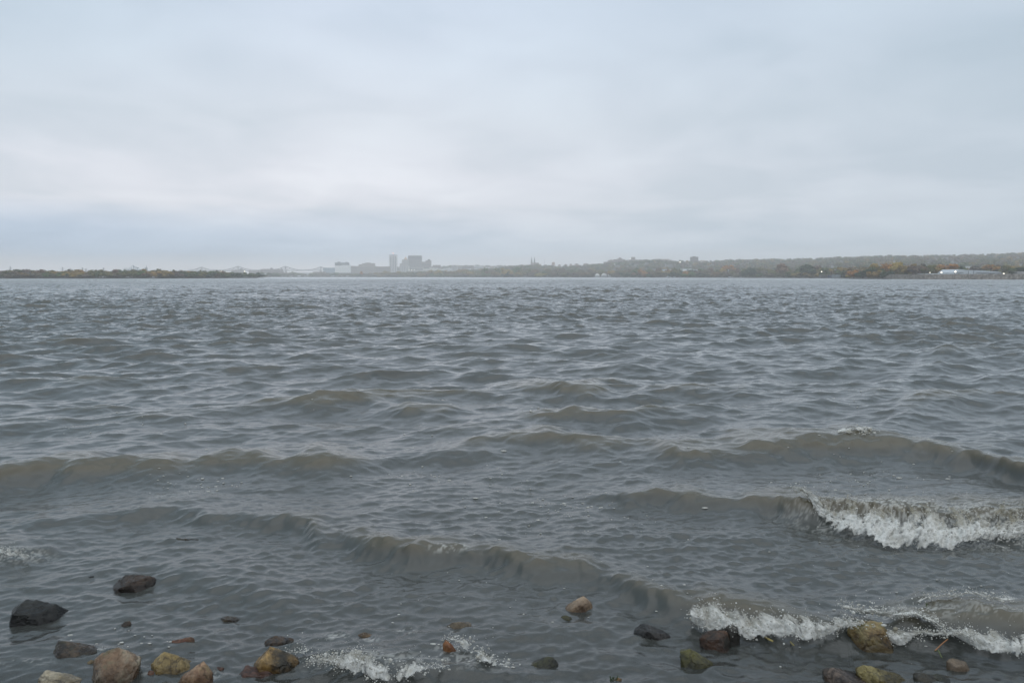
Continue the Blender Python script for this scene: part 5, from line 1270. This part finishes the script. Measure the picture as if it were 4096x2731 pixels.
block('shed', 'small grey shed at the right edge behind the levee', C7, 2235, 2330, 434, 640, (.3, .3, .3), roof=(.45, .45, .45), depth=8)

# power-line pylons and the plant beyond the left wood
def pylon(x, yt, label):
    Y = 2600.0; t = at(cx_(C1, x), cy__(yt), Y)
    e = empty('power_pylon', (t[0], Y, -1)); tag(e, label, 'pylon')
    H = t[2] + 1; mt = wall_mat((.14, .15, .17)); mb = MB()
    for sx in (-1, 1):
        for sy in (-1, 1): mb.bar((sx * 3.4, sy * 3.4, 0), (sx * .4, sy * .4, H), .55, .4, 4)
    for k in range(6): z = H * k / 6; w = 3.4 - 3.0 * k / 6; mb.bar((-w, -w, z), (w * .85, w * .85, z + H / 6), .28, None, 4); mb.bar((w, -w, z), (-w * .85, w * .85, z + H / 6), .28, None, 4)
    mb.build('lattice', mt, e)
    m2 = MB()
    for k, (z, w) in enumerate(((.97, 4), (.86, 6.5), (.75, 5.5))): m2.bar((-w, 0, H * z), (w, 0, H * z), .4, None, 4)
    m2.build('crossarm', mt, e)
pylon(138, 352, 'power pylon over the left wood, nearest the left edge of the photo')
pylon(840, 364, 'tallest power pylon over the left wood')
pylon(945, 380, 'small power pylon just right of the tallest one')
pylon(1108, 370, 'power pylon third right of the tallest one, standing alone over the wood')
pylon(1155, 384, 'small power pylon close to the lone one on its right')
pylon(1390, 372, 'power pylon left of the plant with the white plume')
def plant():
    Y = 2400.0
    def q(x, y): p = at(cx_(C1, x), cy__(y), Y); return p[0], p[2]
    x0, _ = q(1640, 390); x1, _ = q(1990, 390); ox = (x0 + x1) / 2
    e = empty('loading_plant', (ox, Y, -1)); tag(e, 'distant loading plant with blue-grey conveyor and white roof beyond the left wood', 'plant')
    mt = wall_mat((.10, .15, .2)); P = lambda x, y: (q(x, y)[0] - ox, 0, q(x, y)[1] + 1)
    a, b_ = P(1795, 342), P(1865, 376)
    mb = MB(); mb.bar(P(1788, 340), P(1800, 366), 1.9, None, 4); mb.bar(P(1797, 362), b_, 1.3, None, 4); mb.build('conveyor', mt, e)
    for x, yt in ((1763, 346), (1793, 366), (1850, 374)): t = P(x, yt); MB().bar((t[0], 0, 0), t, .8, .6, 5).build('support_post', mt, e)
    t0, t1 = P(1945, 372), P(1968, 388); MB().box(t0[0], t1[0], 0, 8, 0, t0[2]).build('silo', mt, e)
    t = P(1960, 346); MB().bar((t[0], 4, 0), (t[0], 4, t[2]), 1.1, .9, 6).build('stack', mt, e)
    MB().prism([(P(1650, 395)[0], P(1650, 395)[2]), (P(1865, 395)[0], P(1865, 395)[2]), (P(1855, 385)[0], P(1855, 385)[2]), (P(1770, 372)[0], P(1770, 372)[2]), (P(1655, 376)[0], P(1655, 376)[2])], 2, 20).build('white_roof', wall_mat((.8, .82, .84)), e)
    MB().box(P(1650, 395)[0] + 1, P(1865, 395)[0] - 1, 3, 19, 0, P(1865, 395)[2]).build('wall', wall_mat((.5, .53, .56)), e)
plant()

# ------------------------------------------------------------------ LIT LAMPS
LAMPM = emit_mat((1.0, 0.93, 0.78), 2.4); POLE = wall_mat((.12, .12, .13))
def lamp(px, py, Y, d_px, label, name='floodlight', group='lit floodlights on the far shore'):
    p = at(px, py, Y); z0 = min(land(px, Y), p[2] - 1.5); r_ = d_px * 0.8 * Y / F / 2
    e = empty(name, (p[0], Y, z0)); tag(e, label, 'lamp', group)
    MB().bar((0, r_ * 1.2, 0), (0, r_ * 1.2, p[2] - z0 + r_), r_ * .22, r_ * .16, 5).build('pole', POLE, e)
    h = p[2] - z0
    MB().lathe([(r_ * .2, h - r_), (r_ * .85, h - r_ * .5), (r_, h), (r_ * .85, h + r_ * .5), (r_ * .2, h + r_)], 0, 0, 10).build('lens', LAMPM, e)
    MB().box(-r_ * .8, r_ * .8, -r_ * .4, r_ * 1.3, h + r_, h + r_ * 1.25).build('hood', POLE, e)
lamp(883, 1084, 1100, 6, 'lit floodlight over the right end of the left wood, left one of two')
lamp(978, 1085.5, 1150, 5, 'lit floodlight over the tip of the left wood, right one of two')
lamp(cx_(C3, 1298), cy__(403), 3160, 3.5, 'white lamp on the parking deck, leftmost of three below the broad tower')
lamp(cx_(C3, 1333), cy__(403), 3160, 3.5, 'white lamp on the parking deck, middle of three below the broad tower')
lamp(cx_(C3, 1365), cy__(403), 3160, 3.5, 'white lamp on the parking deck, rightmost of three below the broad tower')
lamp(cx_(C4, 2255), cy__(253), 2590, 4, 'white lamp on the skyline beside the lone tan block')
lamp(cx_(C5, 908), cy__(297), 2300, 6, 'bright white lamp on the ridge left of the square dark brown block')
lamp(cx_(C6, 1130), cy__(425), 840, 6, 'yellow-white lamp among the dark trees left of the grey dock')
lamp(cx_(C6, 1436), cy__(412), 890, 3, 'faint lamp under the pale roof above the grey dock')
lamp(cx_(C7, 1088), cy__(438), 585, 4.5, 'lamp at the left end of the white industrial building')
lamp(cx_(C7, 1242), cy__(436), 585, 7.5, 'lamp on the low wing of the white industrial building')
lamp(cx_(C7, 1430), cy__(425), 585, 8.5, 'brightest lamp, at the foot of the white gable')
lamp(cx_(C7, 2080), cy__(453), 585, 6.5, 'yellow lamp at the right end of the white industrial building')
#FARSHORE-END

# ------------------------------------------------------------------ HAZE
def build_haze():
    mb = MB().box(-6500, 6500, -60, 5100, -4.5, 125)
    m, nt, out = new_mat('haze_air')
    v = N(nt, 'ShaderNodeVolumePrincipled', Density=0.00029, Anisotropy=0.0)
    v.inputs['Color'].default_value = (1.0, 0.995, 0.99, 1)
    v.inputs['Density Attribute'].default_value = ''
    nt.links.new(v.outputs[0], out.inputs['Volume'])
    try: m.cycles.homogeneous_volume = True
    except Exception: pass
    tag(mb.build('haze', m), kind='stuff')
build_haze()

# ------------------------------------------------------------------ CAMERA, RENDER
cam = bpy.data.cameras.new('camera'); cam.lens = 36.0 * F / 4096.0; cam.sensor_width = 36.0
cam.clip_start = 0.05; cam.clip_end = 30000
co = link(bpy.data.objects.new('camera', cam)); co.location = (0, 0, CAM_H); co.rotation_euler = (PI / 2 - PITCH, 0, 0)
scene.camera = co
vs = scene.view_settings; vs.view_transform = 'Standard'; vs.look = 'None'; vs.exposure = 0.0; vs.gamma = 1.0
scene.render.engine = 'CYCLES'
cy_ = scene.cycles
cy_.max_bounces = 6; cy_.diffuse_bounces = 2; cy_.glossy_bounces = 2; cy_.transmission_bounces = 2; cy_.volume_bounces = 3; cy_.transparent_max_bounces = 8
cy_.use_denoising = True
try: cy_.denoiser = 'OPENIMAGEDENOISE'; cy_.denoising_input_passes = 'RGB_ALBEDO_NORMAL'
except Exception: pass
